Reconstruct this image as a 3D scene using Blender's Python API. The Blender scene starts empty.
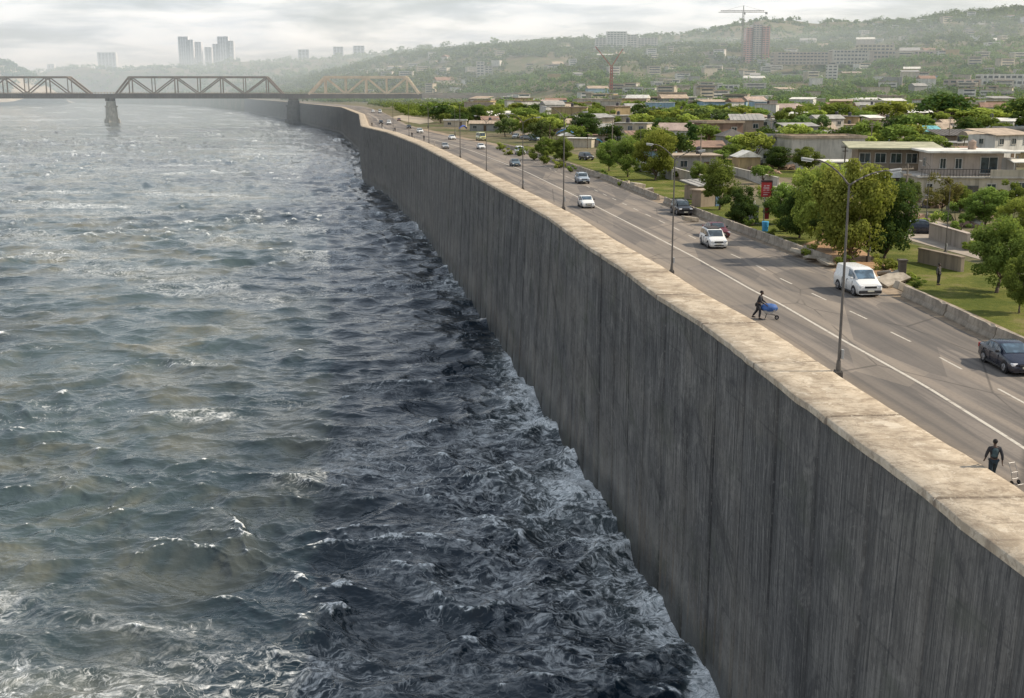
import bpy, bmesh, math, random
import numpy as np
from mathutils import Vector, Matrix, Euler

random.seed(7)
rng = np.random.default_rng(7)
SC = bpy.context.scene
COL = SC.collection
R = math.radians

# ------------------------------------------------------------------ camera
CAM_Z, FPX, CX, CY, HOR = 15.0, 1200.0, 512.0, 349.0, 90.0
TH = math.atan2(CY - HOR, FPX)
cam_d = bpy.data.cameras.new('camera')
cam = bpy.data.objects.new('camera', cam_d)
COL.objects.link(cam)
cam.location = (0, 0, CAM_Z)
cam.rotation_euler = (R(90) - TH, 0, 0)
cam_d.sensor_width = 36
cam_d.lens = FPX / 1024 * 36
cam_d.clip_start, cam_d.clip_end = 0.5, 30000
SC.camera = cam


def ray(px, py):
    x = (px - CX) / FPX
    y = -(py - CY) / FPX
    return Vector((x, math.cos(TH) + y * math.sin(TH), -math.sin(TH) + y * math.cos(TH)))


def G(px, py, z=0.0):
    """point of the level z that stands at that place of the picture"""
    d = ray(px, py)
    t = (z - CAM_Z) / d.z
    return Vector((d.x * t, d.y * t, z))


# ------------------------------------------------------------------ plan of wall, road and river
WATER = -21.5
CAP = 0.7
CAPW = 3.4


def table(pts, z, pre=(), post=()):
    p = [(G(a, b, z).y, G(a, b, z).x) for a, b in pts]
    p = sorted(list(pre) + p + list(post))
    ds = np.array([q[0] for q in p])
    xs = np.array([q[1] for q in p])
    dd = np.concatenate([np.linspace(-60, 30, 40), np.geomspace(30.5, 5000, 1500)])
    v = np.interp(dd, ds, xs)
    for _ in range(3):                       # soften the corners of the polyline
        w = np.array([1, 2, 3, 4, 5, 4, 3, 2, 1.0]); w /= w.sum()
        pad = np.pad(v, 4, mode='edge')
        sm = np.convolve(pad, w, mode='valid')
        v[5:-5] = sm[5:-5]
    return dd, v


_top = [(1024,562),(974,527),(922.5,484),(856,437.5),(784,384),(727.5,340),(700,320),(659,295),(621,266),(582,241),
        (551,218),(516,198),(478,177),(449,160),(418,144),(387,132),(361,126),(359,114),(341,107)]
_base = [(738,694),(702,632),(661,576),(614.6,514.4),(573.6,458),(547,417),(528,386),(508.5,357),(493,332),(466,295),
         (450,274),(427,237),(392,200)]
T_top = table(_top, CAP, pre=[(-60, 19.5), (0, 17.6), (20, 16.8)], post=[(1450, -256), (1900, -395), (2200, -480), (2900, -754), (3600, -1236), (4300, -2300), (5000, -4500)])
_b = table(_base, WATER, pre=[(-60, 18.9), (0, 17.0), (30, 15.4), (45, 14.3)], post=[(602, -76), (715, -92), (1000, -142)])


def xt(D):
    return np.interp(D, *T_top)


def xb(D):
    t = xt(D)
    b = np.interp(D, *_b)
    b = np.where(np.asarray(D) > 560, t - .3, b)
    return np.clip(b, t - 1.1, t - .05)


def slope(f, D):
    return (f(D + .5) - f(D - .5))


def xin(D):
    D = np.asarray(D, dtype=float)
    s = slope(xt, D)
    return xt(D) + CAPW * np.sqrt(1 + s * s)


T_right = table([(1060,370),(987,336),(919,303),(860,277),(788,250),(722,225),(670,205),(609,181),(568,167),(527,153),(500,146),
                 (455,137),(428,131),(405,124),(392,117),(380,111),(365,106.5)], 0,
                pre=[(-60, 36), (0, 34.5), (30, 33)], post=[(1450, -225), (1900, -360), (2200, -440), (3000, -800), (5000, -4000)])
T_line = table([(1024,447.5),(924,385),(840,338.5),(779,303),(754,291),(697,258.5),(640.6,229),(601.6,209),(568,192),(527,172),(488,157),
                (470,150),(440,141)], .012, pre=[(-60, 23), (0, 22)], post=[(477, -50), (667, -74), (900, -110)])
T_dash = table([(974,375.5),(941,358),(914,343),(890.7,332),(871.6,321),(851,311.5),(781.5,279),(754,264),(692,237),(673,227)], .012,
               pre=[(-60, 29), (0, 28)], post=[(250, 6), (330, -4.5)])


def xr(D): return np.interp(D, *T_right)
def xl(D): return np.interp(D, *T_line)
def xd(D): return np.interp(D, *T_dash)


# ------------------------------------------------------------------ terrain
def sst(a, b, x):
    t = np.clip((np.asarray(x, dtype=float) - a) / (b - a), 0, 1)
    return t * t * (3 - 2 * t)


_r1 = np.array([(-400,84),(150,84),(250,80),(330,72),(400,62),(440,54),(480,49),(560,47),(600,50),(660,50),(700,46),(750,48),(800,46),(850,40),
                (880,32),(920,25),(960,20),(1024,17),(1150,14),(1500,20)], dtype=float)
_r2 = np.array([(-400,74),(0,73),(100,70),(200,67),(330,60),(420,52),(600,42),(700,35),(730,27),(760,24),(800,28),(840,25),(900,25),(1024,24),(1500,30)], dtype=float)


def bumpy(x, y):
    return (np.sin(x * .011 + 1.3) * np.sin(y * .009 + .4) + .6 * np.sin(x * .027 + y * .013) + .45 * np.sin(y * .031 - x * .019 + 2)
            + .3 * np.sin(x * .063 + 1) * np.sin(y * .057))


def H(x, y):
    x = np.asarray(x, dtype=float); y = np.asarray(y, dtype=float)
    u = x / np.maximum(y, 30) * FPX + CX
    h1 = (90 - np.interp(u, _r1[:, 0], _r1[:, 1])) / FPX * 2600 + 7
    h2 = (90 - np.interp(u, _r2[:, 0], _r2[:, 1])) / FPX * 4000 + 7
    y0 = np.interp(u, [400, 470, 600], [1500, 1450, 900])
    s1 = sst(0, 1, (y - y0) / (2550 - y0))
    h = h1 * s1 + np.maximum(h2 - h1, 0) * sst(2900, 4000, y)
    h = h + bumpy(x, y) * 7 * sst(950, 1800, y)
    edge = x - np.interp(y, *T_top)
    h = h * sst(20, 260, edge)
    return h


def TR(px, py, dmax=4600):
    """first point of the terrain met on the line of sight through that place"""
    d = ray(px, py)
    k = np.concatenate([np.linspace(40, 900, 1500), np.linspace(901, dmax, 4000)])
    t = k / d.y
    X, Y, Z = d.x * t, d.y * t, CAM_Z + d.z * t
    below = np.nonzero(Z <= H(X, Y))[0]
    i = below[0] if len(below) else len(k) - 1
    return Vector((float(X[i]), float(Y[i]), float(H(X[i], Y[i]))))


# ------------------------------------------------------------------ objects
def tag(o, label=None, cat=None, group=None, kind=None):
    if label: o['label'] = label
    if cat: o['category'] = cat
    if group: o['group'] = group
    if kind: o['kind'] = kind
    return o


def empty(name, loc, rz=0.0, label=None, cat=None, group=None):
    o = bpy.data.objects.new(name, None)
    COL.objects.link(o)
    o.location = loc
    o.rotation_euler = (0, 0, rz)
    o.empty_display_size = .3
    return tag(o, label, cat, group)


def copy_tree(o, parent=None):
    c = o.copy()
    COL.objects.link(c)
    if parent is not None: c.parent = parent
    for ch in o.children: copy_tree(ch, c)
    return c


def np_mesh(name, V, F, mat, parent=None, smooth=False, attrs=None, uv=None, kind=None):
    """mesh object out of arrays; F is an (n,3) or (n,4) array"""
    V = np.asarray(V, dtype=np.float32); F = np.asarray(F, dtype=np.int32)
    me = bpy.data.meshes.new(name)
    n, k = F.shape
    me.vertices.add(len(V)); me.vertices.foreach_set('co', V.ravel())
    me.loops.add(n * k); me.loops.foreach_set('vertex_index', F.ravel())
    me.polygons.add(n)
    me.polygons.foreach_set('loop_start', np.arange(0, n * k, k, dtype=np.int32))
    me.polygons.foreach_set('loop_total', np.full(n, k, dtype=np.int32))
    if smooth: me.polygons.foreach_set('use_smooth', np.ones(n, dtype=bool))
    me.update(calc_edges=True)
    for an, av in (attrs or {}).items():
        a = me.attributes.new(an, 'FLOAT', 'POINT'); a.data.foreach_set('value', np.asarray(av, dtype=np.float32))
    if uv is not None:
        l = me.uv_layers.new(name='UVMap')
        l.data.foreach_set('uv', np.asarray(uv, dtype=np.float32)[F.ravel()].ravel())
    for m in (mat if isinstance(mat, (list, tuple)) else [mat]): me.materials.append(m)
    o = bpy.data.objects.new(name, me); COL.objects.link(o)
    if parent is not None: o.parent = parent
    if kind: o['kind'] = kind
    return o


def grid_faces(nr, nc):
    i = np.arange(nr - 1)[:, None] * nc + np.arange(nc - 1)[None, :]
    i = i.ravel()
    return np.stack([i, i + 1, i + nc + 1, i + nc], 1)


class MB:
    """collects shapes and links them as ONE mesh object"""
    def __init__(s): s.v = []; s.f = []; s.m = []

    def add(s, vs, fs, mi=0):
        b = len(s.v)
        s.v += [tuple(v) for v in vs]; s.f += [tuple(b + i for i in f) for f in fs]; s.m += [mi] * len(fs)
        return s

    def box(s, c, d, rz=0, mi=0, rot=None, bevel=0, taper=1.0):
        hx, hy, hz = d[0] / 2, d[1] / 2, d[2] / 2
        M = rot if rot is not None else Matrix.Rotation(rz, 3, 'Z')
        c = Vector(c)
        if bevel <= 0:
            vs = [c + M @ Vector((x * hx * (taper if z > 0 else 1), y * hy * (taper if z > 0 else 1), z * hz)) for z in (-1, 1) for x, y in ((-1, -1), (1, -1), (1, 1), (-1, 1))]
            return s.add(vs, [(0, 3, 2, 1), (4, 5, 6, 7), (0, 1, 5, 4), (1, 2, 6, 5), (2, 3, 7, 6), (3, 0, 4, 7)], mi)
        bm = bmesh.new()
        bmesh.ops.create_cube(bm, size=1)
        for v in bm.verts: v.co = Vector((v.co.x * d[0], v.co.y * d[1], v.co.z * d[2]))
        bmesh.ops.bevel(bm, geom=bm.edges[:], offset=min(bevel, min(d) * .45), segments=2, affect='EDGES', profile=.5)
        bm.verts.index_update()
        s.add([c + M @ v.co for v in bm.verts], [[v.index for v in f.verts] for f in bm.faces], mi)
        bm.free(); return s

    def tube(s, p0, p1, r0, r1=None, n=8, mi=0, cap=True):
        p0, p1 = Vector(p0), Vector(p1); r1 = r0 if r1 is None else r1
        z = (p1 - p0).normalized()
        a = z.orthogonal().normalized(); b = z.cross(a)
        vs = []
        for p, r in ((p0, r0), (p1, r1)):
            for k in range(n):
                t = 2 * math.pi * k / n
                vs.append(p + a * (r * math.cos(t)) + b * (r * math.sin(t)))
        fs = [(k, (k + 1) % n, n + (k + 1) % n, n + k) for k in range(n)]
        if cap: fs += [tuple(range(n - 1, -1, -1)), tuple(range(n, 2 * n))]
        return s.add(vs, fs, mi)

    def path(s, pts, rad, n=8, mi=0):
        for i in range(len(pts) - 1): s.tube(pts[i], pts[i + 1], rad[i], rad[i + 1], n, mi)
        return s

    def bar(s, p0, p1, w, h=None, mi=0):
        p0, p1 = Vector(p0), Vector(p1); h = w if h is None else h
        z = (p1 - p0); L = z.length; z.normalize()
        up = Vector((0, 0, 1)) if abs(z.z) < .95 else Vector((0, 1, 0))
        x = up.cross(z).normalized(); y = z.cross(x)
        M = Matrix((x, y, z)).transposed()
        return s.box((p0 + p1) / 2, (w, h, L), mi=mi, rot=M)

    def prism(s, poly, z0, z1, mi=0):
        n = len(poly)
        vs = [(x, y, z0) for x, y in poly] + [(x, y, z1) for x, y in poly]
        fs = [tuple(range(n - 1, -1, -1)), tuple(range(n, 2 * n))] + [(k, (k + 1) % n, n + (k + 1) % n, n + k) for k in range(n)]
        return s.add(vs, fs, mi)

    def ball(s, c, r, n=10, mi=0, sc=(1, 1, 1), jit=0, seed=0):
        bm = bmesh.new(); bmesh.ops.create_icosphere(bm, subdivisions=2 if n < 12 else 3, radius=r)
        rr = random.Random(seed)
        for v in bm.verts:
            k = 1 + jit * (rr.random() - .5) * 2
            v.co = Vector((v.co.x * sc[0] * k, v.co.y * sc[1] * k, v.co.z * sc[2] * k))
        bm.verts.index_update()
        s.add([Vector(c) + v.co for v in bm.verts], [[v.index for v in f.verts] for f in bm.faces], mi); bm.free(); return s

    def build(s, name, mat, parent=None, smooth=False, loc=None, rz=None):
        me = bpy.data.meshes.new(name)
        me.from_pydata(s.v, [], s.f)
        for m in (mat if isinstance(mat, (list, tuple)) else [mat]): me.materials.append(m)
        if any(s.m): me.polygons.foreach_set('material_index', s.m)
        if smooth: me.polygons.foreach_set('use_smooth', [True] * len(s.f))
        me.update()
        o = bpy.data.objects.new(name, me); COL.objects.link(o)
        if parent is not None: o.parent = parent
        if loc is not None: o.location = loc
        if rz is not None: o.rotation_euler = (0, 0, rz)
        return o


# ------------------------------------------------------------------ materials
class NT:
    def __init__(s, m):
        s.t = m.node_tree; s.t.nodes.clear()
        s.out = s.t.nodes.new('ShaderNodeOutputMaterial')

    def n(s, typ, ins=None, **kw):
        nd = s.t.nodes.new(typ)
        for k, v in kw.items(): setattr(nd, k, v)
        for k, v in (ins or {}).items(): s.set(nd, k, v)
        return nd

    def set(s, nd, k, v):
        sock = nd.inputs[k]
        if isinstance(v, bpy.types.NodeSocket): s.t.links.new(v, sock)
        elif isinstance(v, bpy.types.Node): s.t.links.new(v.outputs[0], sock)
        else:
            if isinstance(v, (tuple, list)) and len(v) == 3 and sock.type == 'RGBA': v = (*v, 1)
            sock.default_value = v

    def math(s, op, a, b=0.0, c=0.0, clamp=False):
        nd = s.n('ShaderNodeMath', operation=op, use_clamp=clamp)
        s.set(nd, 0, a); s.set(nd, 1, b); s.set(nd, 2, c)
        return nd.outputs[0]

    def mix(s, f, a, b, blend='MIX'):
        nd = s.n('ShaderNodeMix', data_type='RGBA', blend_type=blend)
        s.set(nd, 0, f); s.set(nd, 6, a); s.set(nd, 7, b)
        return nd.outputs[2]

    def ramp(s, f, stops):
        nd = s.n('ShaderNodeValToRGB')
        e = nd.color_ramp.elements
        while len(e) < len(stops): e.new(.5)
        for k, (p, c) in enumerate(stops):
            e[k].position = p
            e[k].color = (*c, 1) if isinstance(c, (tuple, list)) else (c, c, c, 1)
        s.set(nd, 0, f)
        return nd.outputs[0]

    def noise(s, vec, scale, detail=4, rough=.55, dist=0.0):
        nd = s.n('ShaderNodeTexNoise')
        s.set(nd, 'Vector', vec); s.set(nd, 'Scale', scale); s.set(nd, 'Detail', detail); s.set(nd, 'Roughness', rough); s.set(nd, 'Distortion', dist)
        return nd.outputs[0]

    def maprange(s, v, a, b, c=0.0, d=1.0, smooth=True):
        nd = s.n('ShaderNodeMapRange', interpolation_type='SMOOTHSTEP' if smooth else 'LINEAR')
        for i, q in enumerate((v, a, b, c, d)): s.set(nd, i, q)
        return nd.outputs[0]

    def scale(s, vec, sc):
        nd = s.n('ShaderNodeMapping'); s.set(nd, 'Vector', vec); s.set(nd, 'Scale', sc)
        return nd.outputs[0]

    def bump(s, h, strength=.5, dist=.1, normal=None):
        nd = s.n('ShaderNodeBump'); s.set(nd, 'Height', h); s.set(nd, 'Strength', strength); s.set(nd, 'Distance', dist)
        if normal is not None: s.set(nd, 'Normal', normal)
        return nd.outputs[0]

    def attr(s, name):
        return s.n('ShaderNodeAttribute', attribute_name=name)

    def principled(s, **kw):
        nd = s.n('ShaderNodeBsdfPrincipled')
        for k, v in kw.items(): s.set(nd, k.replace('_', ' '), v)
        s.t.links.new(nd.outputs[0], s.out.inputs[0])
        return nd


def newmat(name):
    m = bpy.data.materials.new(name); m.use_nodes = True
    return m, NT(m)


_mats = {}


def mat(name, col, rough=.8, var=.25, scale=1.2, metal=0.0, bump=.15, dirt=0.0, dirtcol=(.09, .075, .06), spec=.4):
    """weathered surface: base colour broken by two sizes of noise, optional grime"""
    if name in _mats: return _mats[name]
    m, t = newmat(name)
    tc = t.n('ShaderNodeTexCoord')
    ob = tc.outputs['Object']
    n1 = t.noise(ob, scale, 5, .6)
    n2 = t.noise(ob, scale * 7, 3, .6)
    f = t.maprange(n1, .3, .7)
    c = t.mix(f, tuple(x * (1 - var) for x in col), tuple(min(1, x * (1 + var)) for x in col))
    c = t.mix(t.math('MULTIPLY', t.maprange(n2, .35, .75), var), c, tuple(x * .6 for x in col))
    if dirt > 0:
        st = t.noise(t.scale(ob, (1.6, 1.6, .18)), 1.0, 4, .65)
        c = t.mix(t.math('MULTIPLY', t.maprange(st, .45, .72), dirt), c, dirtcol)
    t.principled(Base_Color=c, Roughness=rough, Metallic=metal, Specular_IOR_Level=spec,
                 Normal=t.bump(n2, bump, .03))
    _mats[name] = m
    return m


def glass(name='window_glass', col=(.02, .03, .035)):
    if name in _mats: return _mats[name]
    m, t = newmat(name)
    ob = t.n('ShaderNodeTexCoord').outputs['Object']
    c = t.mix(t.maprange(t.noise(ob, 1.3, 2), .4, .6), col, tuple(x * 2.2 for x in col))
    t.principled(Base_Color=c, Roughness=.08, Specular_IOR_Level=.7)
    _mats[name] = m
    return m


def paint(name, col, rough=.3, coat=.25):
    if name in _mats: return _mats[name]
    m, t = newmat(name)
    ob = t.n('ShaderNodeTexCoord').outputs['Object']
    g = t.n('ShaderNodeSeparateXYZ', {'Vector': ob})
    n = t.noise(ob, 3.5, 4, .6)
    low = t.maprange(g.outputs['Z'], .75, .1, 0, .6)
    c = t.mix(t.math('MULTIPLY', t.maprange(n, .3, .75), low), col, (.16, .13, .1))
    c = t.mix(t.math('MULTIPLY', t.maprange(n, .45, .7), .10), c, tuple(min(.6, x * .6 + .03) for x in col))
    p = t.principled(Base_Color=c, Roughness=t.maprange(n, .3, .8, rough * .7, rough * 1.5), Specular_IOR_Level=.5)
    t.set(p, 'Coat Weight', coat); t.set(p, 'Coat Roughness', .08)
    _mats[name] = m
    return m
# ================================================================== sky, sun, haze
SUN_EL, SUN_AZ = R(41), R(88)            # azimuth measured from the viewing direction (+Y) clockwise: the sun stands to the right
w = bpy.data.worlds.new('World'); SC.world = w; w.use_nodes = True
wt = w.node_tree; wt.nodes.clear()
W = NT.__new__(NT); W.t = wt; W.out = wt.nodes.new('ShaderNodeOutputWorld')
sky = W.n('ShaderNodeTexSky', sky_type='NISHITA', sun_disc=False, sun_elevation=SUN_EL, sun_rotation=SUN_AZ,
          air_density=1.3, dust_density=2.5, ozone_density=1.0)
tcw = W.n('ShaderNodeTexCoord').outputs['Generated']
sx = W.n('ShaderNodeSeparateXYZ', {'Vector': tcw})
zz = W.math('ADD', W.math('MAXIMUM', sx.outputs['Z'], 0.0), .13)
pv = W.n('ShaderNodeCombineXYZ', {'X': W.math('DIVIDE', sx.outputs['X'], zz), 'Y': W.math('DIVIDE', sx.outputs['Y'], zz), 'Z': 0.0}).outputs[0]
c1 = W.noise(pv, .55, 7, .58, .6)
c2 = W.noise(pv, 1.7, 6, .6, .3)
cov = W.maprange(W.math('ADD', W.math('MULTIPLY', c1, .7), W.math('MULTIPLY', c2, .3)), .36, .58)
shade = W.maprange(c2, .25, .75)
cl = W.mix(shade, (6.6, 7.1, 7.7), (11.0, 10.8, 10.3))
highz = W.maprange(sx.outputs['Z'], .04, .38)
cl = W.mix(highz, cl, W.mix(.7, cl, (2.9, 3.7, 4.9)))
skyc = W.mix(W.math('MULTIPLY', cov, .85), W.mix(.45, sky.outputs[0], (7.0, 7.6, 8.3)), cl)
bg = W.n('ShaderNodeBackground', {'Color': skyc, 'Strength': .12})
wt.links.new(bg.outputs[0], W.out.inputs[0])

sl = bpy.data.lights.new('sun', 'SUN'); sun = bpy.data.objects.new('sun', sl); COL.objects.link(sun)
sl.energy = 5.0; sl.angle = R(.9); sl.color = (1.0, .88, .71)
sd = Vector((math.sin(SUN_AZ) * math.cos(SUN_EL), math.cos(SUN_AZ) * math.cos(SUN_EL), math.sin(SUN_EL)))
sun.rotation_euler = sd.to_track_quat('Z', 'Y').to_euler()
sun.location = (200, 50, 150)

hm, ht = newmat('river_haze')
vs = ht.n('ShaderNodeVolumeScatter', {'Color': (.82, .93, 1.0), 'Density': .00043, 'Anisotropy': .2})
ht.t.links.new(vs.outputs[0], ht.out.inputs['Volume'])
MB().box((0, 2950, 35), (9000, 4000, 160)).build('haze', hm)['kind'] = 'structure'

# ================================================================== river
def fft_tile(N, L, wdir, vel, lmin, seed, spread=2.0, lmax=1e9):
    g = np.random.default_rng(seed)
    k = np.fft.fftfreq(N, L / N) * 2 * np.pi
    KX, KY = np.meshgrid(k, k, indexing='ij')
    K = np.hypot(KX, KY); K[0, 0] = 1
    Lw = vel ** 2 / 9.81
    P = np.exp(-1 / (K * Lw) ** 2) / K ** 4 * np.exp(-(K * lmin / 6.28) ** 2)
    c = (KX * math.cos(wdir) + KY * math.sin(wdir)) / K
    P *= .25 + np.abs(c) ** spread
    P[K < 6.28 / lmax] = 0
    P[0, 0] = 0
    A = (g.normal(size=(N, N)) + 1j * g.normal(size=(N, N))) * np.sqrt(P)
    h = np.fft.ifft2(A).real
    s = 1 / h.std()
    dx = np.fft.ifft2(-1j * KX / K * A).real * s
    dy = np.fft.ifft2(-1j * KY / K * A).real * s
    jxx = np.fft.ifft2(KX * KX / K * A).real * s
    jyy = np.fft.ifft2(KY * KY / K * A).real * s
    return h * s, dx, dy, jxx + jyy


def samp(a, L, x, y, rot):
    N = a.shape[0]
    c, s = math.cos(rot), math.sin(rot)
    u = ((x * c + y * s) / L * N) % N; v = ((-x * s + y * c) / L * N) % N
    i = np.floor(u).astype(int); j = np.floor(v).astype(int); fu = u - i; fv = v - j
    i %= N; j %= N; i1 = (i + 1) % N; j1 = (j + 1) % N
    return a[i, j] * (1 - fu) * (1 - fv) + a[i1, j] * fu * (1 - fv) + a[i, j1] * (1 - fu) * fv + a[i1, j1] * fu * fv


t1 = fft_tile(512, 173.0, R(78), 4.6, 2.4, 1, 1.6)
t2 = fft_tile(512, 43.0, R(100), 2.3, .6, 2, 1.0, 7)
t3 = fft_tile(256, 620.0, R(20), 16.0, 18, 3, .3)        # slow boils and patches of the current
t4 = fft_tile(256, 211.0, R(60), 9.0, 6, 4, .5)
NR, NC = 1500, 900
inv = np.linspace(1 / 36., 1 / 4600., NR)
Dv = 1 / inv
xe = np.where(Dv < 1000, xb(Dv) + .35, xt(Dv) + 2)
TT = np.linspace(0, 1, NC) ** .92
left = -.62 * Dv - 6
X = left[:, None] + (xe - left)[:, None] * TT[None, :]
Y = np.repeat(Dv[:, None], NC, 1)
wd = np.maximum(xe[:, None] - X, 0)                       # distance from the foot of the wall
nearw = np.exp(-wd / 16.0)
far1 = 1 + .35 * sst(200, 700, Y) - .5 * sst(900, 2500, Y); far2 = 1 - sst(75, 230, Y)
rough_patch = np.clip(.5 + .45 * samp(t3[0], 620., X, Y, .4), 0, 1.4)
a1 = .255 * (.75 + .5 * rough_patch + .2 * nearw) * far1
a2 = .058 * (.75 + .5 * rough_patch + .15 * nearw) * far2
# swirl the lookup a little so the chop curls like a current
wx = X + 1.3 * samp(t4[0], 211., X, Y, 1.0); wy = Y + 1.3 * samp(t4[0], 211., X + 71, Y - 33, 2.1)
h1, dx1, dy1, j1 = (samp(a, 173., wx, wy, .2) for a in t1)
h2, dx2, dy2, j2 = (samp(a, 43., wx, wy, -.5) for a in t2)
edgefade = sst(0, 2.5, wd)
Z = WATER + a1 * h1 + a2 * h2 + .10 * nearw * np.maximum(samp(t2[0], 43., X * .6, Y * .6, 1.0), 0) * far2
lam = .85
PX = X - lam * edgefade * (a1 * dx1 + a2 * dx2); PY = Y - lam * edgefade * (a1 * dy1 + a2 * dy2)
PX = np.minimum(PX, xe[:, None])
cr_ = (a1 * j1 * .55 + a2 * j2 * .35)
cr_ = cr_ / cr_[:NR // 2].std()
crest = sst(1.6, 3.0, cr_ + .55 * (rough_patch - .5)) * (1 - .3 * sst(400, 1500, Y))
streak = sst(1.0, 2.4, samp(t4[0], 211., X * .45, Y * 1.3, .0) + .5 * samp(t3[0], 620., X, Y * 1.4, .7)) * sst(14, 40, wd)
lacep = np.clip(.24 + 1.0 * streak + .36 * samp(t4[0], 211., X * .8, Y * .9, .3) + .34 * samp(t3[0], 620., X * 1.7, Y * 1.2, 1.3), 0, 1)
churn = np.clip(.30 + .75 * samp(t4[0], 211., X * 2.2, Y * 1.1, 2.0) + .35 * samp(t4[0], 211., X * .7, Y * .7, 1.0), 0, 1.5)
nb = sst(125, 80, Y)
wallfoam = (np.exp(-wd / (2.2 + 2.6 * nb)) * (.8 + .25 * nb) + .55 * np.exp(-wd / 7.)) * churn * (1 - .72 * sst(110, 210, Y)) + .12 * np.exp(-wd / 1.0)
surge = nb * np.exp(-(wd / 4.8) ** 2) * .78 + sst(150, 125, Y) * sst(98, 112, Y) * np.exp(-(wd / 3.5) ** 2) * .34
surge *= np.clip(.75 + .4 * samp(t4[0], 211., X * 4, Y * 2.5, .5), .2, 1.2)
foam = np.clip(surge + crest * .9 + wallfoam * .8 * (1 + .5 * sst(120, 75, Y)) + .55 * streak, 0, 1.2)
lacep = np.clip(lacep + .24 * np.exp(-wd / 20.) * churn + .8 * crest, 0, 1.3)
murk = np.clip(sst(10, 55, wd) * (.55 + .3 * samp(t3[0], 620., X, Y, 2.2)) + .25 * sst(25, 60, wd), 0, 1)

wm, t = newmat('river_water')
pos = t.n('ShaderNodeNewGeometry').outputs['Position']
fo = t.attr('foam').outputs['Fac']; mu = t.attr('murk').outputs['Fac']
wn = t.n('ShaderNodeTexNoise', {'Vector': pos, 'Scale': .35, 'Detail': 3.0})
dist = t.n('ShaderNodeVectorMath', operation='MULTIPLY_ADD')
t.set(dist, 0, wn.outputs['Color']); t.set(dist, 1, (3.4, 3.4, 0)); t.set(dist, 2, pos)
flat = t.scale(dist.outputs[0], (1, 1, .25))


lc = t.attr('lace').outputs['Fac']


def ridge(vec, scale, detail, width, dist=.6):
    n_ = t.noise(vec, scale, detail, .55, dist)
    return t.maprange(t.math('ABSOLUTE', t.math('SUBTRACT', n_, .5)), 0.0, width, 1, 0)


warp = t.scale(dist.outputs[0], (1, .8, .3))
fine = t.noise(warp, 2.4, 6, .66)
med = t.noise(warp, .7, 5, .6)
r1 = ridge(warp, .42, 3, .022); r2 = ridge(warp, 1.0, 3, .026); r3 = ridge(warp, 3.0, 2, .06)
r0 = ridge(t.scale(dist.outputs[0], (.11, .26, .1)), 1.0, 6, .05, 1.0)
r00 = ridge(t.scale(dist.outputs[0], (.05, .15, .1)), 1.0, 7, .035, 1.2)
lines = t.math('MAXIMUM', r1, t.math('MULTIPLY', r2, .75))
lines = t.math('MAXIMUM', lines, t.math('MULTIPLY', r0, 1.0))
lines = t.math('MAXIMUM', lines, t.math('MULTIPLY', r00, 1.2))
lines = t.math('MAXIMUM', lines, t.math('MULTIPLY', r3, t.maprange(fo, .1, .5, .06, .6)))
lines = t.math('MULTIPLY', lines, t.maprange(t.math('ADD', fine, t.math('MULTIPLY', med, .6)), .62, .95))
lace = t.math('MULTIPLY', lines, t.maprange(lc, .38, .92))
solid = t.math('ADD', fo, t.math('MULTIPLY', t.math('SUBTRACT', fine, .5), 2.8))
solid = t.math('ADD', solid, t.math('MULTIPLY', t.math('SUBTRACT', med, .5), 1.5))
solid = t.math('MULTIPLY', t.maprange(solid, .42, 1.05), t.maprange(fo, .02, .2))
ff = t.math('ADD', t.math('MULTIPLY', lace, .62), t.math('MULTIPLY', solid, .85), clamp=True)
deep = t.mix(mu, (.005, .015, .026), (.058, .084, .086))
deep = t.mix(t.math('MULTIPLY', t.maprange(t.noise(pos, .07, 4, .6, .5), .42, .66), mu), deep, (.150, .145, .105))
deep = t.mix(t.math('MULTIPLY', t.maprange(fo, 0, .6), .5), deep, (.10, .125, .125))
bub = t.noise(warp, 5.5, 5, .75)
fcol = t.mix(t.maprange(bub, .32, .62), (.30, .34, .35), (.90, .91, .90))
colr = t.mix(ff, deep, fcol)
rip = t.math('ADD', t.noise(t.scale(pos, (1.0, 1.5, 1)), 1.5, 3, .5, .6), t.math('MULTIPLY', t.noise(t.scale(pos, (1, 1.4, 1)), .55, 3, .5, .4), 2.2))
rip = t.math('ADD', rip, t.math('MULTIPLY', ff, t.math('ADD', .2, t.math('MULTIPLY', bub, 1.2))))
t.principled(Base_Color=colr, Roughness=t.math('ADD', .06, t.math('MULTIPLY', ff, .6)), IOR=1.33, Specular_IOR_Level=.55,
             Normal=t.bump(rip, .24, .25, t.bump(t.noise(t.scale(pos, (.6, 1.0, 1)), .21, 4, .55, .8), .55, 1.3)))
np_mesh('river_water', np.stack([PX, PY, Z], 2).reshape(-1, 3), grid_faces(NR, NC), wm, smooth=True,
        attrs={'foam': foam.ravel(), 'murk': murk.ravel(), 'lace': lacep.ravel()}, kind='structure')
del X, Y, Z, PX, PY, wx, wy, h1, dx1, dy1, j1, h2, dx2, dy2, j2

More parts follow.
